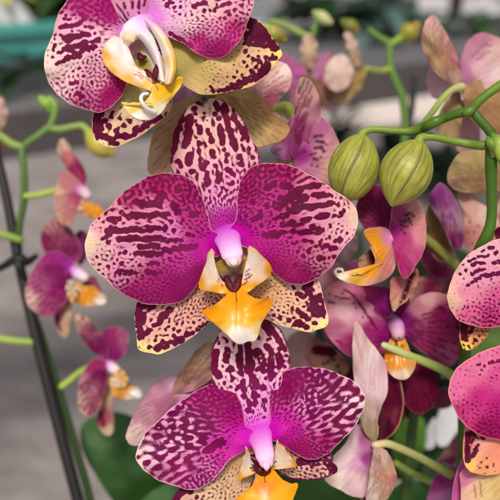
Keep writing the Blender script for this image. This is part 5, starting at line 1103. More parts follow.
bk(q3l, 'side_lobe', [(114, 372), (122, 370), (128, 378), (126, 386), (119, 388), (113, 382)], (118, 386), (9.8, 9.5, 0, 0, 0), [(120, 378, (235, 180, 90)), (116, 380, (240, 215, 200))], res=(60, 16), mat=M_LIP)
tube(Q3, 'column', [(109, 364, 10.7, 4.5), (113, 368, 10.4, 5.5), (117, 371, 10.2, 4.5)], [(0, (205, 90, 200)), (0.6, (238, 205, 225)), (1, (245, 225, 220))], M_COLUMN)
tube(Q3, 'pedicel', [(104, 364, 11.2, 3), (92, 366, 11.8, 3), (80, 372, 12.2, 3.2), (70, 380, 12.4, 3.4), (62, 386, 12.4, 3.4)], (165, 190, 85))

Q5 = flower('pale blurred sliver of a flower at the left edge', (-4, 115), 14.0)
bk(Q5, 'petal', [(-10, 128), (-18, 112), (-10, 98), (0, 97), (6, 104), (8, 116), (4, 126), (-3, 130)], (-12, 130), (14, 14, 0, 0.3, 0.3), [(0, 105, (225, 180, 175)), (2, 120, (205, 165, 155))], res=(70, 20))
bk(Q5, 'lip', [(-6, 128), (0, 126), (4, 134), (4, 146), (-2, 152), (-8, 142)], (-6, 128), (14, 14, 0, 0.2, 0.2), [(0, 140, (180, 140, 70))], res=(60, 16))

# ------------------------------------------------------------------ white flower low in the gap
WF = flower('small bright white blurred flower glimpsed low between stems', (440, 440), 16.0, group=None, name='white_flower')
bk(WF, 'petal', [(446, 446), (437, 444), (435, 430), (438, 414), (445, 404), (454, 404), (462, 412), (462, 424), (454, 436)], (440, 448), (16, 15.5, 0, 0.3, 0.3), [(450, 420, (252, 252, 254))], res=(70, 20), rim=(250, 250, 250), fine=0.0, ripple=0.02)
bk(WF, 'petal', [(434, 447), (424, 448), (424, 436), (429, 424), (435, 418), (437, 430)], (430, 449), (16.2, 16, 0, 0.2, 0.2), [(430, 435, (250, 250, 252))], res=(60, 16), rim=(250, 250, 250), fine=0.0, ripple=0.02)

# ================================================================== buds
def bud(label, top, tip, prof, z, seam, tilt=0.0):
    """an egg-shaped closed bud: sepals with olive veins and one dark seam"""
    mid = ((top[0] + tip[0]) / 2, (top[1] + tip[1]) / 2)
    loc = W(mid[0], mid[1], Z(z))
    o = empty('orchid_bud', loc, label, 'flower bud', 'green orchid buds'); WLOC[o.name] = loc
    n, m = 240, 60
    a = np.array(top, float); b = np.array(tip, float)
    pts = [(a[0] + (b[0] - a[0]) * t, a[1] + (b[1] - a[1]) * t, z, 1) for t in np.linspace(0, 1, m)]
    P = WN(np.array([p[0] for p in pts]), np.array([p[1] for p in pts]), np.full(m, z))
    R = np.interp(np.linspace(0, 1, m), prof[0], prof[1])
    for _ in range(6): R[1:-1] = (R[:-2] + R[2:] + 2 * R[1:-1]) / 4
    R = R * Z(z) * WV / 500

    def modf(t, ph):
        d = np.angle(np.exp(1j * (ph - seam(t))))
        env = math.sin(math.pi * min(max(t, 0), 1)) ** 0.5
        r = 1 - 0.035 * np.exp(-(d / 0.045) ** 2) * env + 0.02 * np.exp(-((np.abs(d) - 0.16) / 0.1) ** 2) * env
        for q in (2.2, -2.0): r -= 0.02 * np.exp(-(np.angle(np.exp(1j * (ph - seam(t) - q))) / 0.05) ** 2) * env
        return r + 0.004 * np.sin(ph * 19) * env

    V, Q, al, an = tube_world(P, R, n, 0.92, False, modf)
    sm = np.array([seam(t) for t in al])
    d = np.angle(np.exp(1j * (an - sm)))
    vein = np.zeros(len(V))
    sd_ = len(bpy.data.objects) % 13
    for q in np.linspace(-math.pi, math.pi, 23)[:-1] + 0.13 + 0.07 * np.sin(np.arange(22) * 2.3 + sd_):
        w = 0.046 * (0.8 + 0.5 * np.sin(al * 9 + q * 5))
        vein = np.maximum(vein, 0.6 * np.exp(-(np.angle(np.exp(1j * (d - q - 0.05 * np.sin(al * 7 + q * 7 + sd_)))) / w) ** 2))
    vein = vein * np.clip(np.sin(np.pi * al) * 2.0, 0.25, 1)
    seamv = 0.75 * np.exp(-(d / 0.045) ** 2) * np.clip(al * 5, 0.3, 1)
    seamw = 0.35 * np.exp(-(d / 0.13) ** 2) * np.clip(al * 1.6, 0, 1)
    base = lin((164, 165, 66))[None, :] * (1 - al[:, None] ** 2 * 0.3) + lin((196, 188, 96))[None, :] * (al[:, None] ** 2 * 0.3)
    blot = vnoise(an * 6, al * 9, sd_)[:, None] * 0.16 + vnoise(an * 23, al * 30, 8)[:, None] * 0.08 - 0.12 * al[:, None]
    col = base * (1 + blot)
    col = col * (1 - vein[:, None]) + lin((104, 100, 30))[None, :] * vein[:, None]
    col = col * (1 - seamw[:, None]) + lin((150, 120, 62))[None, :] * seamw[:, None]
    col = col * (1 - seamv[:, None]) + lin((92, 66, 40))[None, :] * seamv[:, None]
    link('bud_sepals', V, Q, M_BUD, o, cols=dict(pig=col))
    return o


b1 = bud('plump yellow green bud with olive veins, left of the two large buds', (363, 133), (345, 201.5), ([0, 0.02, 0.06, 0.15, 0.3, 0.45, 0.6, 0.75, 0.88, 0.95, 0.985, 1], [0.6, 4, 9, 16, 22.5, 25.2, 25.3, 22, 16, 10, 5, 0.3]), 0.9, lambda t: 1.35 + 0.75 * t)
b2 = bud('plump yellow green bud with pointed tip, right of the two large buds', (420, 139.5), (391, 206.5), ([0, 0.02, 0.06, 0.15, 0.3, 0.45, 0.6, 0.75, 0.88, 0.95, 0.985, 1], [0.6, 5, 10, 17.5, 24, 26.5, 25.5, 20.5, 12.5, 6, 2.5, 0.3]), 0.3, lambda t: 1.25 + 0.35 * t)


def small_bud(label, path, ctrl, name='orchid_bud'):
    mid = path[len(path) // 2]
    loc = W(mid[0], mid[1], Z(mid[2]))
    o = empty(name, loc, label, 'flower bud', 'green orchid buds'); WLOC[o.name] = loc
    tube(o, 'bud_sepals', path, ctrl, M_BUD, n=28, modf=lambda t, ph: 1 - 0.05 * np.exp(-(np.angle(np.exp(1j * (ph - 1.4))) / 0.1) ** 2))
    return o


small_bud('small glossy green bud at the stem tip against the right edge', [(494, 137, -0.5, 4), (498, 142, -0.6, 7), (501, 149, -0.6, 8), (502, 157, -0.6, 6), (502, 162, -0.5, 3)], [(0, (95, 135, 35)), (0.5, (170, 190, 80)), (1, (120, 150, 45))])
small_bud('blurred olive yellow bud hanging left of the upper flower', [(88, 131, 12, 4), (93, 138, 12, 9), (99, 145, 12, 11), (106, 150, 12, 9), (112, 153, 12, 4)], [(0, (170, 180, 70)), (0.5, (190, 175, 70)), (1, (175, 150, 70))])
small_bud('blurred olive bud on a thin stalk at the upper right', [(401, 38, 17, 4), (406, 34, 17, 9), (412, 30, 17, 9.5), (416, 26, 17, 5)], [(0, (150, 165, 55)), (0.6, (150, 135, 45)), (1, (165, 130, 70))])
small_bud('tiny pale bud at the tip of the upright blurred stem', [(315, 13, 18, 3), (320, 16, 18, 6), (326, 20, 18, 5.5), (330, 22, 18, 3)], [(0, (170, 185, 110)), (1, (205, 205, 150))])
small_bud('round olive bud just right of the upper flower, half hidden', [(266, 28, 7, 5), (272, 33, 7, 9), (279, 36, 7, 8), (284, 40, 7, 4)], [(0, (170, 180, 90)), (0.6, (150, 140, 60)), (1, (125, 110, 50))])
small_bud('dark olive bud beside the cream flower tip in the foliage', [(344, 22, 17, 4), (349, 25, 17, 7), (354, 28, 17, 6), (357, 31, 17, 3)], [(0, (110, 120, 45)), (1, (140, 120, 50))])
small_bud('blurred green bud at the top of the left spray', [(50, 110, 12, 3), (48, 105, 12, 6), (44, 101, 12, 5.5), (41, 98, 12, 3)], [(0, (120, 160, 55)), (1, (150, 185, 80))])

# ================================================================== stems
def stem(label, parts, group=None):
    p0 = parts[0][1][0]
    loc = W(p0[0], p0[1], Z(p0[2]))
    o = empty('flower_stem', loc, label, 'flower stem', group); WLOC[o.name] = loc
    for nm, path, ctrl in parts:
        tube(o, nm, path, ctrl, M_STEM, n=16, ns=60)
    return o


G1 = (96, 132, 36); G2 = (72, 112, 32); G3 = (140, 165, 58)
stem('thick green branching flower stem carrying the two large buds at the right', [
    ('stalk', [(560, 62, -1.0, 5.5), (520, 74, -0.8, 5.0), (500, 85.5, -0.6, 4.6), (485, 96, -0.5, 4.4), (476, 104, -0.4, 4.8), (470, 112, -0.3, 5.6)], [(0, (105, 136, 39)), (0.5, (114, 145, 45)), (1, (80, 114, 33))]),
    ('stalk', [(471, 109, -0.3, 5.0), (480, 120, -0.35, 4.6), (490, 131, -0.35, 4.8), (494, 140, -0.3, 6.2), (492, 150, -0.3, 6.6), (491, 170, -0.1, 5.8), (492, 200, 0.2, 5.0), (491, 222, 0.4, 5.2), (487, 236, 0.5, 6.2), (482, 246, 0.8, 6.5), (476, 262, 1.8, 6.0), (470, 290, 3.0, 6), (466, 330, 4, 6), (464, 380, 4.6, 6.2), (464, 430, 5.0, 6.2), (463, 480, 5.2, 6.2), (462, 560, 5.4, 6.4)], [(0, (80, 114, 33)), (0.12, (66, 102, 29)), (0.35, (73, 110, 33)), (0.55, (79, 105, 35)), (1, (61, 86, 28))]),
    ('pedicel', [(472, 111, -0.3, 5.4), (460, 113, -0.2, 4.8), (450, 116, 0, 4.6), (436, 121.5, 0.3, 4.8), (424, 127, 0.5, 5.4), (412, 131, 0.7, 4.4), (396, 131, 0.8, 3.6), (380, 129.5, 0.9, 3.4), (368, 130, 0.9, 3.6), (362, 134, 0.9, 4.4)], [(0, (77, 112, 31)), (0.4, (70, 103, 29)), (0.55, (105, 132, 42)), (1, (140, 160, 63))]),
    ('pedicel', [(492, 144, -0.3, 5.0), (482, 145.5, -0.3, 4.6), (470, 144, -0.1, 4.2), (456, 141.5, 0.0, 4.0), (440, 138, 0.2, 3.8), (428, 136.5, 0.3, 4.0), (421, 138, 0.3, 4.6), (419, 142, 0.3, 5.6)], [(0, (73, 107, 31)), (0.3, (107, 135, 42)), (1, (139, 158, 63))]),
    ('bract', [(488, 138, -0.5, 2.0), (490, 142, -0.6, 4.6), (493, 147, -0.6, 5.0), (493, 155, -0.45, 3.0)], [(0, (120, 150, 60)), (0.6, (96, 124, 46)), (1, (150, 140, 90))]),
    ('bract', [(463, 114, -0.35, 2), (467, 112.5, -0.5, 4.4), (472, 109, -0.52, 4.2), (477, 103, -0.45, 2)], [(0, (104, 136, 44)), (0.7, (84, 112, 38)), (1, (140, 130, 80))]),
    ('bract', [(424, 126, 0.25, 3), (430, 124, 0.0, 5.0), (437, 121, -0.1, 5.2), (444, 118, 0.0, 3)], [(0, (96, 124, 38)), (1, (73, 105, 31))]),
])
stem('pale green stalk crossing in front of the shaded magenta flower', [
    ('pedicel', [(384, 345, 2.8, 3.2), (396, 350, 2.9, 4.0), (410, 356, 3.0, 4.2), (428, 363, 3.4, 4.6), (445, 371, 3.9, 5.0), (462, 384, 4.6, 5.6)], [(0, (205, 205, 150)), (0.4, (170, 185, 95)), (1, (120, 150, 60))])])
stem('thin blurred green stalk low behind the pale flower', [
    ('pedicel', [(396, 463, 7, 3.4), (410, 472, 7, 3.6), (428, 480, 6.6, 4), (462, 490, 6, 4.5)], (120, 140, 60))])
stem('dark green stem rising through the gap below the buds', [
    ('stalk', [(402, 560, 9, 6), (408, 470, 9, 5.5), (418, 380, 9, 5), (428, 300, 9, 5), (436, 250, 8, 4.5), (452, 200, 7.5, 4)], (58, 84, 34))])
stem('light branching stem of the left spray with forked top', [
    ('stalk', [(101, 560, 13.0, 4.2), (90, 500, 13.0, 4.2), (77, 452, 13.0, 4.2), (64, 408, 13.0, 4.2), (52, 370, 13.0, 4.2), (39, 330, 13.0, 4), (29, 300, 13.0, 3.8), (20, 262, 12.9, 3.6), (19, 230, 12.6, 3.6), (24, 200, 12.3, 3.8), (24, 170, 12, 3.6), (22.5, 148, 12, 4.0), (35, 138, 12, 3.6), (49, 127.5, 12, 4.0)], [(0, (46, 66, 30)), (0.4, (52, 74, 34)), (0.65, (66, 92, 44)), (0.85, (92, 122, 62)), (1, (112, 142, 74))]),
    ('pedicel', [(50, 127, 12, 4), (54, 116, 12, 3.6), (55, 106, 12, 4.4), (50, 99, 12, 4)], [(0, (96, 126, 60)), (1, (130, 160, 74))]),
    ('pedicel', [(49, 128, 12, 3.8), (60, 129.5, 12, 4), (72, 127, 12, 3.6), (82, 126, 12, 3.6), (89, 132, 12, 4)], [(0, (112, 140, 70)), (1, (160, 172, 84))]),
    ('pedicel', [(22, 147, 12, 4), (12, 144, 12, 4.2), (2, 137, 12, 4), (-12, 130, 12, 4)], [(0, (130, 154, 74)), (1, (150, 165, 80))]),
    ('pedicel', [(20, 240, 12.2, 4), (8, 236, 12.2, 4.2), (-10, 230, 12.2, 4)], [(0, (120, 150, 60)), (1, (155, 170, 80))]),
    ('pedicel', [(34, 342, 12.4, 3.6), (24, 341.5, 12.4, 3.8), (8, 340, 12.4, 4), (-12, 336, 12.4, 4)], [(0, (140, 170, 70)), (1, (160, 176, 84))]),
])
stem('thin upright blurred stem in front of the pink flower seen from behind', [
    ('stalk', [(308, 120, 17, 3.2), (309, 90, 17, 3.2), (308, 55, 17, 3.4), (313, 34, 18, 3), (318, 18, 18, 3)], [(0, (80, 110, 50)), (1, (100, 135, 60))]),
    ('pedicel', [(309, 36, 18, 3), (298, 32, 18, 3.2), (284, 24, 18, 3), (272, 22, 18, 3)], (140, 165, 80))])
stem('blurred green stem bearing the olive bud at the upper right', [
    ('stalk', [(402, 170, 17, 4), (405, 130, 17, 4), (403, 100, 17, 4.2), (396, 82, 17, 4), (390, 65, 17, 4), (389, 44, 17, 3.8), (380, 38, 17, 3.2), (370, 30, 17, 3)], [(0, (84, 118, 46)), (1, (96, 130, 50))]),
    ('pedicel', [(389, 44, 17, 3.6), (396, 41, 17, 3.6), (403, 36, 17, 4)], (130, 160, 55)),
    ('pedicel', [(391, 69, 17, 3.4), (380, 71, 16.5, 3.2), (366, 69, 15.5, 3.2)], (160, 170, 75))])

# ================================================================== black stake with clip, left
def stake(label, path, clip=None):
    loc = W(path[0][0], path[0][1], Z(path[0][2]))
    o = empty('plant_stake', loc, label, 'plant stake'); WLOC[o.name] = loc
    tube(o, 'rod', path, (34, 30, 31), M_PLASTIC, n=12, ns=30)
    if clip:
        for nm, q in clip: tube(o, nm, q, (28, 27, 29), M_PLASTIC, n=12, ns=20)
    return o


M_PLASTIC = pig_material('black plastic', rough=0.5, spec=0.4, bump=0.1, scale=300)
stake('black slanting stake with a clip, supporting the left spray', [(-40, 20, 13.2, 4.2), (0, 168, 12.8, 4.6), (19, 262, 12.6, 5.2), (43, 365, 12.4, 5.8), (78, 500, 12.2, 6.2), (98, 575, 12.2, 6.2)],
      [('clip', [(-20, 275, 12.9, 3.4), (0, 268, 12.7, 3.6), (14, 260, 12.2, 4.5), (20, 259, 12.0, 6), (27, 262, 12.2, 4.5), (36, 256, 12.8, 2.6)]), ('clip', [(15, 255, 12.0, 3), (20, 268, 11.9, 4), (23, 276, 12.2, 3)])])
stake('thin dark upright stake in front of the bench at the upper right', [(404, 165, 22, 3.2), (409, 130, 22, 3.2), (413, 96, 22, 3.2), (414, 78, 22, 3)])

# ================================================================== orchid leaves below
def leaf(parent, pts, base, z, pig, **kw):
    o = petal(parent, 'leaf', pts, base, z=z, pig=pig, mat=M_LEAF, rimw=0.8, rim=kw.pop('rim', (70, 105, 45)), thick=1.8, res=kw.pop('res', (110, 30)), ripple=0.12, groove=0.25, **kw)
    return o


pl = flower('broad dark green orchid leaf clump at the lower left below the flowers', (160, 540), 16, group=None, name='orchid_plant'); pl['category'] = 'orchid plant'
leaf(pl, [(150, 560), (125, 520), (105, 490), (88, 462), (80, 440), (83, 424), (94, 416), (110, 413), (130, 416), (150, 430), (170, 455), (188, 490), (196, 530), (190, 560)], (175, 570), (17, 15, 1.0, 1.2, 0.8), [(110, 430, (62, 96, 52)), (130, 460, (40, 76, 28)), (160, 500, (34, 66, 18)), (95, 440, (60, 98, 48)), (140, 430, (52, 88, 40))])
leaf(pl, [(120, 560), (128, 520), (142, 500), (162, 486), (185, 480), (210, 490), (235, 515), (240, 560)], (200, 580), (15, 13, 0.5, 0.6, 0.6), [(160, 492, (74, 110, 62)), (190, 495, (54, 92, 40)), (170, 530, (44, 80, 30))])
pl2 = flower('dark green orchid leaves in the shade at the bottom centre', (350, 540), 14, group=None, name='orchid_plant'); pl2['category'] = 'orchid plant'
leaf(pl2, [(290, 560), (286, 520), (292, 492), (305, 480), (325, 478), (345, 484), (362, 498), (370, 525), (370, 560)], (330, 590), (14, 12, 0.6, 0.6, 0.6), [(305, 488, (48, 92, 30)), (335, 490, (46, 90, 28)), (320, 520, (40, 80, 24))])
leaf(pl2, [(372, 560), (374, 520), (384, 496), (400, 484), (416, 482), (428, 492), (436, 515), (438, 560)], (400, 590), (13, 12, 0.5, 0.6, 0.6), [(400, 495, (50, 100, 32)), (420, 500, (44, 92, 26))])
leaf(pl2, [(396, 470), (392, 445), (398, 425), (412, 414), (424, 420), (426, 440), (420, 462), (408, 478)], (405, 490), (17, 16, 0.5, 0.3, 0.3), [(405, 440, (96, 150, 46)), (416, 425, (110, 165, 55)), (410, 460, (60, 110, 30))])
leaf(pl2, [(420, 560), (416, 500), (424, 460), (440, 430), (455, 440), (458, 480), (450, 560)], (435, 590), (19, 18, 0.5, 0.4, 0.4), [(435, 460, (36, 66, 26)), (440, 500, (32, 60, 22))])
leaf(pl2, [(260, 470), (272, 430), (290, 400), (320, 380), (350, 390), (362, 420), (350, 460), (320, 500), (280, 510)], (290, 540), (22, 20, 0.5, 0.8, 0.8), [(320, 420, (34, 62, 26)), (330, 440, (40, 72, 30))])
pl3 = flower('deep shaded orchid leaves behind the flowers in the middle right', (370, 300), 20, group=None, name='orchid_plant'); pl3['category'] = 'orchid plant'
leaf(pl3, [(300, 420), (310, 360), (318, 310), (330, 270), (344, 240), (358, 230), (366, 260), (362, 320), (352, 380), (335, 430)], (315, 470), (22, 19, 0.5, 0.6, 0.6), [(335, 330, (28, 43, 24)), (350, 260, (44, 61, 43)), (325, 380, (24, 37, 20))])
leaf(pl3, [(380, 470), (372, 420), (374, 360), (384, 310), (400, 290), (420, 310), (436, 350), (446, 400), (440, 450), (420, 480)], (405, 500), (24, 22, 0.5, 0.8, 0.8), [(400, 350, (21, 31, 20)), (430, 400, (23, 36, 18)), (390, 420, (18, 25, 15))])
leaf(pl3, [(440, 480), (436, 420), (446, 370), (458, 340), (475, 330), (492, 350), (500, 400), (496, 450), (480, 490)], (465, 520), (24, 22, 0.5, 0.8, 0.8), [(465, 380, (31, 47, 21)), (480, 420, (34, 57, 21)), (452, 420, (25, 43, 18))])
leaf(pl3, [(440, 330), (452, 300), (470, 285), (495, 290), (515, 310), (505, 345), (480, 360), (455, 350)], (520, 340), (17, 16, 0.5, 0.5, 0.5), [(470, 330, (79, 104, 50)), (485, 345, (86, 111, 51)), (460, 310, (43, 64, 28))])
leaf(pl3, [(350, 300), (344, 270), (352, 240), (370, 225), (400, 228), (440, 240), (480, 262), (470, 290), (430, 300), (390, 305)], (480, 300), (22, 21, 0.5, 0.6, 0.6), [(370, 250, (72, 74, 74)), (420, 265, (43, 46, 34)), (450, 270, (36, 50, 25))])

# ================================================================== setting
M_FLOOR = None


def floor_mat():
    m, nt, out = mat_new('worn concrete')
    L = nt.links.new
    tc = nd(nt, 'ShaderNodeTexCoord')
    n1 = nd(nt, 'ShaderNodeTexNoise'); n1.inputs['Scale'].default_value = 3.2; n1.inputs['Detail'].default_value = 9; n1.inputs['Roughness'].default_value = 0.62
    n2 = nd(nt, 'ShaderNodeTexNoise'); n2.inputs['Scale'].default_value = 38; n2.inputs['Detail'].default_value = 6
    mp = nd(nt, 'ShaderNodeMapping'); mp.inputs['Scale'].default_value = (1.0, 2.2, 1.0); mp.inputs['Rotation'].default_value = (0, 0, 0.2)
    L(tc.outputs['Object'], mp.inputs['Vector'])
    L(mp.outputs[0], n1.inputs['Vector']); L(tc.outputs['Object'], n2.inputs['Vector'])
    s = math_n(nt, 'MULTIPLY_ADD', n2.outputs['Fac'], 0.35, math_n(nt, 'MULTIPLY', n1.outputs['Fac'], 0.8))
    cr = nd(nt, 'ShaderNodeValToRGB'); cr.color_ramp.elements[0].position = 0.38; cr.color_ramp.elements[1].position = 0.78
    cr.color_ramp.elements[0].color = (*lin((112, 103, 100)), 1); cr.color_ramp.elements[1].color = (*lin((186, 175, 171)), 1)
    L(s, cr.inputs[0])
    pb = nd(nt, 'ShaderNodeBsdfPrincipled'); pb.inputs['Roughness'].default_value = 0.7; pb.inputs['Specular IOR Level'].default_value = 0.3
    bp = nd(nt, 'ShaderNodeBump'); bp.inputs['Strength'].default_value = 0.25; bp.inputs['Distance'].default_value = 0.01
    L(s, bp.inputs['Height']); L(bp.outputs[0], pb.inputs['Normal'])
    L(cr.outputs[0], pb.inputs['Base Color']); L(pb.outputs[0], out.inputs[0])
    return m


M_FLOOR = floor_mat()
fl = link('floor', [(-60, -20, 0), (60, -20, 0), (60, 100, 0), (-60, 100, 0)], [(0, 1, 2, 3)], M_FLOOR, origin=(0, 0, 0), smooth=False)
tag(fl, kind='structure')


def box_geo(o, ux, uy, uz, x0, x1, y0, y1, z0, z1):
    """box in a turned frame"""
    v = []
    for z in (z0, z1):
        for x, y in ((x0, y0), (x1, y0), (x1, y1), (x0, y1)):
            v.append(o + ux * x + uy * y + uz * z)
    f = [(3, 2, 1, 0), (4, 5, 6, 7), (0, 1, 5, 4), (1, 2, 6, 5), (2, 3, 7, 6), (3, 0, 4, 7)]
    return v, f


class MB:
    def __init__(s): s.v = []; s.f = []

    def add(s, v, f):
        k = len(s.v); s.v += [np.array(p, float) for p in v]; s.f += [tuple(i + k for i in q) for q in f]

    def build(s, name, mat, parent, bevel=0.0, smooth=False):
        o = link(name, np.array(s.v), s.f, mat, parent, smooth=smooth)
        if bevel:
            b = o.modifiers.new('bevel', 'BEVEL'); b.width = bevel; b.segments = 2; b.limit_method = 'ANGLE'
        return o


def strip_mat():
    m = plain_material('pale paving', (232, 212, 202), (245, 228, 220), 3, rough=0.8, bump=0.1)  # pale tone carries the sunlight on the far floor
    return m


# ---- the metal bench across the aisle
DL = 1.20
pL = W(0, 114, DL)
hb = pL[2]
v = (250 - 62) / 500 * WV
d2 = (hb - CAM[2]) / (FWD[2] + v * UP[2])
pR = W(425, 62, d2)
BX = (pR - pL); BX[2] = 0; blen = np.linalg.norm(BX); BX /= blen
BY = np.array([-BX[1], BX[0], 0.0]); BZ = np.array([0, 0, 1.0])
bench = empty('plant_bench', pL, 'long grey metal greenhouse bench with wire mesh top across the aisle', 'bench'); WLOC[bench.name] = pL
M_GREY = plain_material('grey painted steel', (74, 68, 68), (92, 85, 84), 14, rough=0.55, bump=0.1)
M_WIRE = plain_material('galvanised wire', (150, 150, 152), (182, 182, 184), 30, rough=0.4, metal=0.5, bump=0.1)
FH = 0.072
mb = MB(); mb.add(*box_geo(pL, BX, BY, BZ, -1.2, 2.6, 0, 0.03, -FH, -0.002)); mb.build('front_rail', M_GREY, bench, 0.003)
mb = MB(); mb.add(*box_geo(pL, BX, BY, BZ, -1.2, 2.6, 0.52, 0.55, -FH, -0.002)); mb.build('back_rail', M_GREY, bench, 0.003)
mb = MB()
for i in range(22): mb.add(*box_geo(pL, BX, BY, BZ, -1.2, 2.6, 0.006 + i * 0.025, 0.009 + i * 0.025, 0.0, 0.004))
for i in range(76): mb.add(*box_geo(pL, BX, BY, BZ, -1.2 + i * 0.05, -1.197 + i * 0.05, 0.0, 0.54, 0.0045, 0.008))
mb.build('wire_mesh', M_WIRE, bench)
mb = MB()
for i in range(8): mb.add(*box_geo(pL, BX, BY, BZ, -1.15 + i * 0.5, -1.11 + i * 0.5, 0.032, 0.518, -0.045, -0.005))
mb.build('cross_bars', M_GREY, bench)
for x in (-1.0, 2.45):
    for y in (0.04, 0.47):
        mb = MB(); mb.add(*box_geo(pL, BX, BY, BZ, x, x + 0.04, y, y + 0.04, -hb, -FH - 0.001)); mb.build('leg', M_GREY, bench, 0.003)


def on_bench(x, y, h=0.009): return pL + BX * x + BY * y + BZ * h


# ---- teal trough standing on the bench
M_TEAL = plain_material('teal plastic', (74, 158, 150), (92, 176, 166), 20, rough=0.35, spec=0.5, bump=0.05)
M_SOIL = plain_material('dark potting bark', (26, 20, 16), (52, 40, 32), 90, rough=0.9, bump=0.8, dist=0.01)
tr0 = on_bench(-1.0, 0.12)
trough = empty('plant_trough', tr0, 'long teal plastic planting trough standing on the grey bench', 'trough'); WLOC[trough.name] = tr0
TH = 0.104
mb = MB()
TL = 1.42
mb.add(*box_geo(tr0, BX, BY, BZ, 0, TL, 0, 0.012, 0.046, TH)); mb.add(*box_geo(tr0, BX, BY, BZ, 0, TL, 0.22, 0.232, 0.046, TH))
mb.add(*box_geo(tr0, BX, BY, BZ, 0, 0.012, 0.0125, 0.2195, 0.046, TH)); mb.add(*box_geo(tr0, BX, BY, BZ, TL - 0.012, TL, 0.0125, 0.2195, 0.046, TH)); mb.add(*box_geo(tr0, BX, BY, BZ, 0.0125, TL - 0.0125, 0.0125, 0.2195, 0.047, 0.056))
mb.build('trough_body', M_TEAL, trough, 0.003)
mb = MB()
mb.add(*box_geo(tr0, BX, BY, BZ, -0.01, TL + 0.01, -0.012, 0.0, TH - 0.016, TH + 0.004)); mb.add(*box_geo(tr0, BX, BY, BZ, -0.01, TL + 0.01, 0.232, 0.244, TH - 0.016, TH + 0.004))
mb.build('rim', M_TEAL, trough, 0.003)
M_FEET = plain_material('black feet', (20, 20, 20), (34, 33, 33), 20)
for x in (0.1, 0.5, 0.9, 1.3):
    mb = MB(); mb.add(*box_geo(tr0, BX, BY, BZ, x, x + 0.05, 0.03, 0.2, 0.0, 0.045)); mb.build('foot', M_FEET, trough)
mb = MB(); mb.add(*box_geo(tr0, BX, BY, BZ, 0.013, TL - 0.013, 0.013, 0.219, 0.057, TH - 0.012)); mb.build('soil', M_SOIL, trough)

M_WHITE = plain_material('white pot plastic', (216, 214, 216), (232, 230, 232), 20, rough=0.4, bump=0.03)
M_TERRA = plain_material('dark nursery pot', (38, 34, 33), (56, 50, 48), 20, rough=0.5, bump=0.05)


def lathe(c, axis, prof, n=40):
    axis = np.array(axis, float); axis /= np.linalg.norm(axis)
    u = np.cross(axis, [0.3, 1, 0.1]); u /= np.linalg.norm(u); w = np.cross(axis, u)
    V = []
    for r, h in prof:
        for k in range(n):
            a = k / n * 2 * math.pi
            V.append(c + axis * h + (u * math.cos(a) + w * math.sin(a)) * r)
    F = []
    for i in range(len(prof) - 1):
        for k in range(n): F.append((i * n + k, i * n + (k + 1) % n, (i + 1) * n + (k + 1) % n, (i + 1) * n + k))
    F.append(tuple(range(n))[::-1])
    return np.array(V), F


def pot(label, c, r, h, mat, axis=(0, 0, 1), group='pots on the far bench', soil=True):
    o = empty('plant_pot', c, label, 'pot', group); WLOC[o.name] = np.array(c)
    V, F = lathe(np.array(c), axis, [(r * 0.70, 0), (r * 0.72, 0.002), (r * 0.95, h * 0.85), (r * 1.04, h * 0.86), (r * 1.06, h), (r * 0.97, h), (r * 0.9, h * 0.8), (r * 0.7, h * 0.1), (r * 0.02, h * 0.1)])
    link('pot_wall', V, F, mat, o, smooth=False)
    if soil:
        V, F = lathe(np.array(c), axis, [(r * 0.9, h * 0.78), (r * 0.5, h * 0.84), (r * 0.02, h * 0.86)])
        link('soil', V, F, M_SOIL, o)
    return o


# tilted white pot lying at the trough's edge, top left
pc = W(23, 34, 1.34)
pot('white plastic pot lying tilted on the teal trough at the top left corner', pc, 0.040, 0.10, M_WHITE, axis=(-0.62, 0.15, 0.78), soil=False)

# ---- foliage plants on the bench and beyond
RP = random.Random(5)


def blade(c, dirv, length, width, droop, col1, col2, n=10):
    """one arching leaf: verts, quads, colours"""
    d = np.array(dirv, float); d /= np.linalg.norm(d)
    side = np.cross(d, [0, 0, 1]); side /= np.linalg.norm(side) + 1e-9
    V = []; Cc = []; F = []
    ph = RP.uniform(0, 6)
    for i in range(n + 1):
        t = i / n
        p = c + d * length * t + np.array([0, 0, -droop * length * t * t])
        w = width * (math.sin(math.pi * min(t * 0.93 + 0.07, 1)) ** 0.75) * (1 - 0.25 * t) + 0.0004
        lift = np.array([0, 0, 1.0]) * w * 0.28
        p = p + side * width * 0.1 * math.sin(ph + t * 4)
        V += [p - side * w + lift, p - side * w * 0.5 + lift * 0.3, p, p + side * w * 0.5 + lift * 0.3, p + side * w + lift]
        cc = lin(col1) * (1 - t) + lin(col2) * t
        Cc += [cc, cc * 1.05, cc * 1.3, cc * 1.05, cc]
    for i in range(n):
        for j in range(4):
            F.append((i * 5 + j, i * 5 + j + 1, (i + 1) * 5 + j + 1, (i + 1) * 5 + j))
    return V, F, Cc


def foliage(label, c, n, length, width, cols, up=0.7, droop=0.5, spread=1.0, stemh=0.0, group='leafy plants on the far bench'):
    o = empty('leafy_plant', c, label, 'plant', group); WLOC[o.name] = np.array(c)
    for i in range(n):
        a = RP.uniform(0, 2 * math.pi)
        e = RP.uniform(0.25, 1.0) * up
        l = length * RP.uniform(0.6, 1.15)
        b = np.array(c) + np.array([RP.uniform(-1, 1) * 0.02 * spread, RP.uniform(-1, 1) * 0.02 * spread, RP.uniform(0, stemh)])
        c1, c2 = RP.choice(cols)
        V, F, Cc = blade(b, (math.cos(a), math.sin(a), e), l, width * RP.uniform(0.7, 1.2), droop * RP.uniform(0.5, 1.3), c1, c2)
        lf = link('leaf', np.array(V), np.array(F), M_FOLIAGE, o, cols=dict(pig=np.array(Cc)))
        s = lf.modifiers.new('thickness', 'SOLIDIFY'); s.thickness = 0.0012
    return o


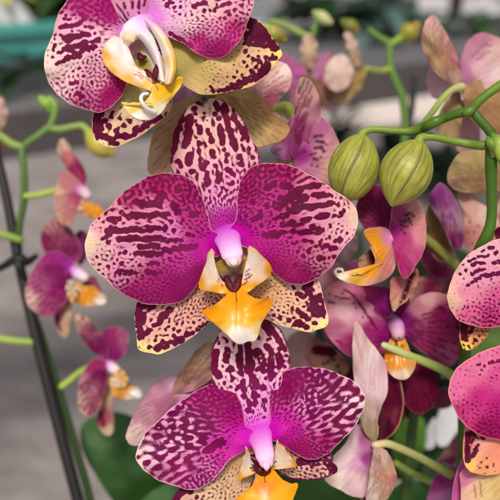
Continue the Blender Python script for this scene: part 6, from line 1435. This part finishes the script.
DK = [((26, 48, 22), (44, 74, 34)), ((34, 56, 30), (58, 88, 46)), ((22, 38, 22), (36, 58, 32))]
TL_ = [((64, 92, 84), (96, 122, 116)), ((52, 82, 66), (84, 112, 100))]
BR = [((140, 165, 50), (205, 212, 85)), ((165, 182, 60), (228, 226, 110))]
MD = [((58, 92, 36), (94, 130, 50)), ((48, 80, 34), (82, 118, 46))]
TY = 0.23
for (x, n, ln, wd, cols, up, lab) in ((1.05, 24, 0.13, 0.018, BR, 1.1, 'bright yellow green plant in the teal trough at the left edge'), (1.17, 30, 0.16, 0.020, BR + MD, 1.2, 'bright yellow green plant in the trough behind the white pot'),
                                      (1.22, 24, 0.20, 0.022, DK, 1.0, 'dense dark green plant in the trough behind the upper flower'), (1.26, 26, 0.22, 0.022, DK, 1.0, 'dark plant in the trough right of the upper flower'),
                                      (1.32, 24, 0.22, 0.026, DK + TL_, 1.0, 'dark green and grey leaved plant in the trough, mid top edge'), (1.37, 24, 0.20, 0.02, DK + MD, 0.9, 'mid green plant at the far end of the trough')):
    foliage(lab, on_bench(-1.0 + x, TY, 0.1), n, ln, wd, cols, up, 0.55, 1.5, 0.05, 'leafy plants in the teal trough')
for (px, py, d, n, ln, wd, cols, up, lab) in ((20, 75, 1.32, 16, 0.11, 0.018, DK, 0.5, 'small dark plant on the bench in front of the trough, left edge'), (40, 14, 1.55, 26, 0.12, 0.02, BR, 0.9, 'yellow green leafy plant above the white pot'),
                                              (45, 25, 1.55, 10, 0.09, 0.013, TL_, 0.4, 'grey green leafed plant leaning over the teal trough'), (330, 45, 1.9, 26, 0.20, 0.026, DK, 0.9, 'dark bushy plant on the bench behind the cream flower'),
                                              (372, 22, 1.95, 14, 0.18, 0.032, TL_, 0.35, 'plant with broad grey teal leaves at the top edge'), (400, 34, 2.0, 24, 0.16, 0.02, DK, 0.8, 'dark plant on the bench at the upper right'),
                                              (452, 50, 2.0, 18, 0.07, 0.02, MD + TL_, 0.6, 'loose mid green plant on the bench behind the tall tan sepal'), (488, 46, 2.05, 18, 0.07, 0.02, MD + TL_, 0.6, 'mid green plant on the bench at the right edge'),
                                              (295, 25, 1.95, 20, 0.16, 0.024, DK, 0.9, 'very dark plant on the bench right of the upper flower')):
    p = W(px, py, d); p[2] = max(p[2], hb + 0.012)
    foliage(lab, p, n, ln, wd, cols, up, 0.5, 1.5, 0.04)

for (px, py, n, ln, lab) in ((330, 150, 26, 0.35, 'dark leafy plant standing on the floor under the bench, left of the buds'), (395, 165, 26, 0.35, 'dark leafy plant on the floor behind the two large buds'), (440, 200, 26, 0.35, 'dark leafy plant on the floor behind the right hand flowers')):
    a_ = (px - 250) / 500 * WV; b_ = (250 - py) / 500 * WV
    dr = FWD + a_ * RIGHT + b_ * UP
    foliage(lab, CAM + dr * ((0.02 - CAM[2]) / dr[2]), n, ln, 0.035, DK, 1.6, 0.5, 4, 0.15, 'dark plants on the floor')

# far bench with pale pots and flowers behind everything, top right
RX = np.array([1.0, 0, 0]); RY = np.array([0, 1.0, 0])
fb0 = W(340, 22, 3.0)
farb = empty('plant_bench', fb0, 'pale far bench at the back, top right', 'bench'); WLOC[farb.name] = fb0
mb = MB(); mb.add(*box_geo(fb0, RX, RY, BZ, -0.6, 3.0, 0, 0.9, -0.04, 0)); mb.build('bench_top', M_WIRE, farb, 0.004)
for x in (-0.5, 1.2, 2.9):
    mb = MB(); mb.add(*box_geo(fb0, RX, RY, BZ, x, x + 0.05, 0.1, 0.15, -fb0[2], -0.041)); mb.build('leg', M_GREY, farb)
FW = ('leftmost dark pot in the far row at the top right', 'first white pot from the left in the far row at the top right', 'second white pot from the left in the far row at the top right', 'dark pot between white ones in the far row at the top right',
      'third white pot from the left in the far row at the top right', 'fourth white pot from the left in the far row at the top right', 'white pot nearest the right edge in the far row')
for i, (px, m) in enumerate(((388, M_TERRA), (424, M_WHITE), (440, M_WHITE), (454, M_TERRA), (468, M_WHITE), (484, M_WHITE), (500, M_WHITE))):
    bx_ = (px - 250) / 500 * WV * 3.05 - fb0[0]
    pot(FW[i], fb0 + RX * bx_ + RY * 0.09 + BZ * 0.001, 0.062, 0.115, m)
    if i in (0, 3, 5):
        foliage(('dark leaved plant in the leftmost far pot', '', '', 'yellow green plant in the dark far pot', '', 'light green plant in a far white pot')[i], fb0 + RX * bx_ + RY * 0.09 + BZ * 0.10, 16, 0.16, 0.028, (DK if i == 0 else BR), 0.9, 0.4, 2, 0.04, 'plants in the far row')

# far floor beyond the bench, with sunlight painted into its pale colour
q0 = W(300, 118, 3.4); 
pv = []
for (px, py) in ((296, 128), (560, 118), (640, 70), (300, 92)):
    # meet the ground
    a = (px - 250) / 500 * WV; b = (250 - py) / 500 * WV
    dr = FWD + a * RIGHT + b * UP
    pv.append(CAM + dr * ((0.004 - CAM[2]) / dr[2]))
sunlit_floor = link('sunlit_floor', pv, [(0, 1, 2, 3)], strip_mat(), origin=(pv[0][0], pv[0][1], 0.004), smooth=False)
tag(sunlit_floor, kind='structure')

# ================================================================== light
world = bpy.data.worlds.new('World')
SC.world = world
world.use_nodes = True
nt = world.node_tree
for n in list(nt.nodes): nt.nodes.remove(n)
sky = nt.nodes.new('ShaderNodeTexSky'); sky.sky_type = 'NISHITA'; sky.sun_disc = False
SUN_EL, SUN_AZ = rad(50), rad(184)          # behind and a little left of the camera
sky.sun_elevation = SUN_EL; sky.sun_rotation = SUN_AZ
sky.air_density = 1.0; sky.dust_density = 4.0
hs = nt.nodes.new('ShaderNodeHueSaturation'); hs.inputs['Saturation'].default_value = 0.35
bg = nt.nodes.new('ShaderNodeBackground'); bg.inputs['Strength'].default_value = 0.072
wo = nt.nodes.new('ShaderNodeOutputWorld')
nt.links.new(sky.outputs[0], hs.inputs['Color']); nt.links.new(hs.outputs[0], bg.inputs[0]); nt.links.new(bg.outputs[0], wo.inputs[0])

sl = bpy.data.lights.new('sun', 'SUN')
sl.energy = 2.0; sl.angle = rad(11); sl.color = (1.0, 0.94, 0.86)
so = bpy.data.objects.new('sun', sl); COL.objects.link(so)
sd = Vector((math.sin(SUN_AZ) * math.cos(SUN_EL), math.cos(SUN_AZ) * math.cos(SUN_EL), math.sin(SUN_EL)))
so.rotation_euler = sd.to_track_quat('Z', 'Y').to_euler()
so.location = (0, 0, 5)

SC.view_settings.view_transform = 'Standard'
SC.view_settings.look = 'None'
SC.view_settings.exposure = 0.24
SC.view_settings.gamma = 1.0
SC.cycles.max_bounces = 8
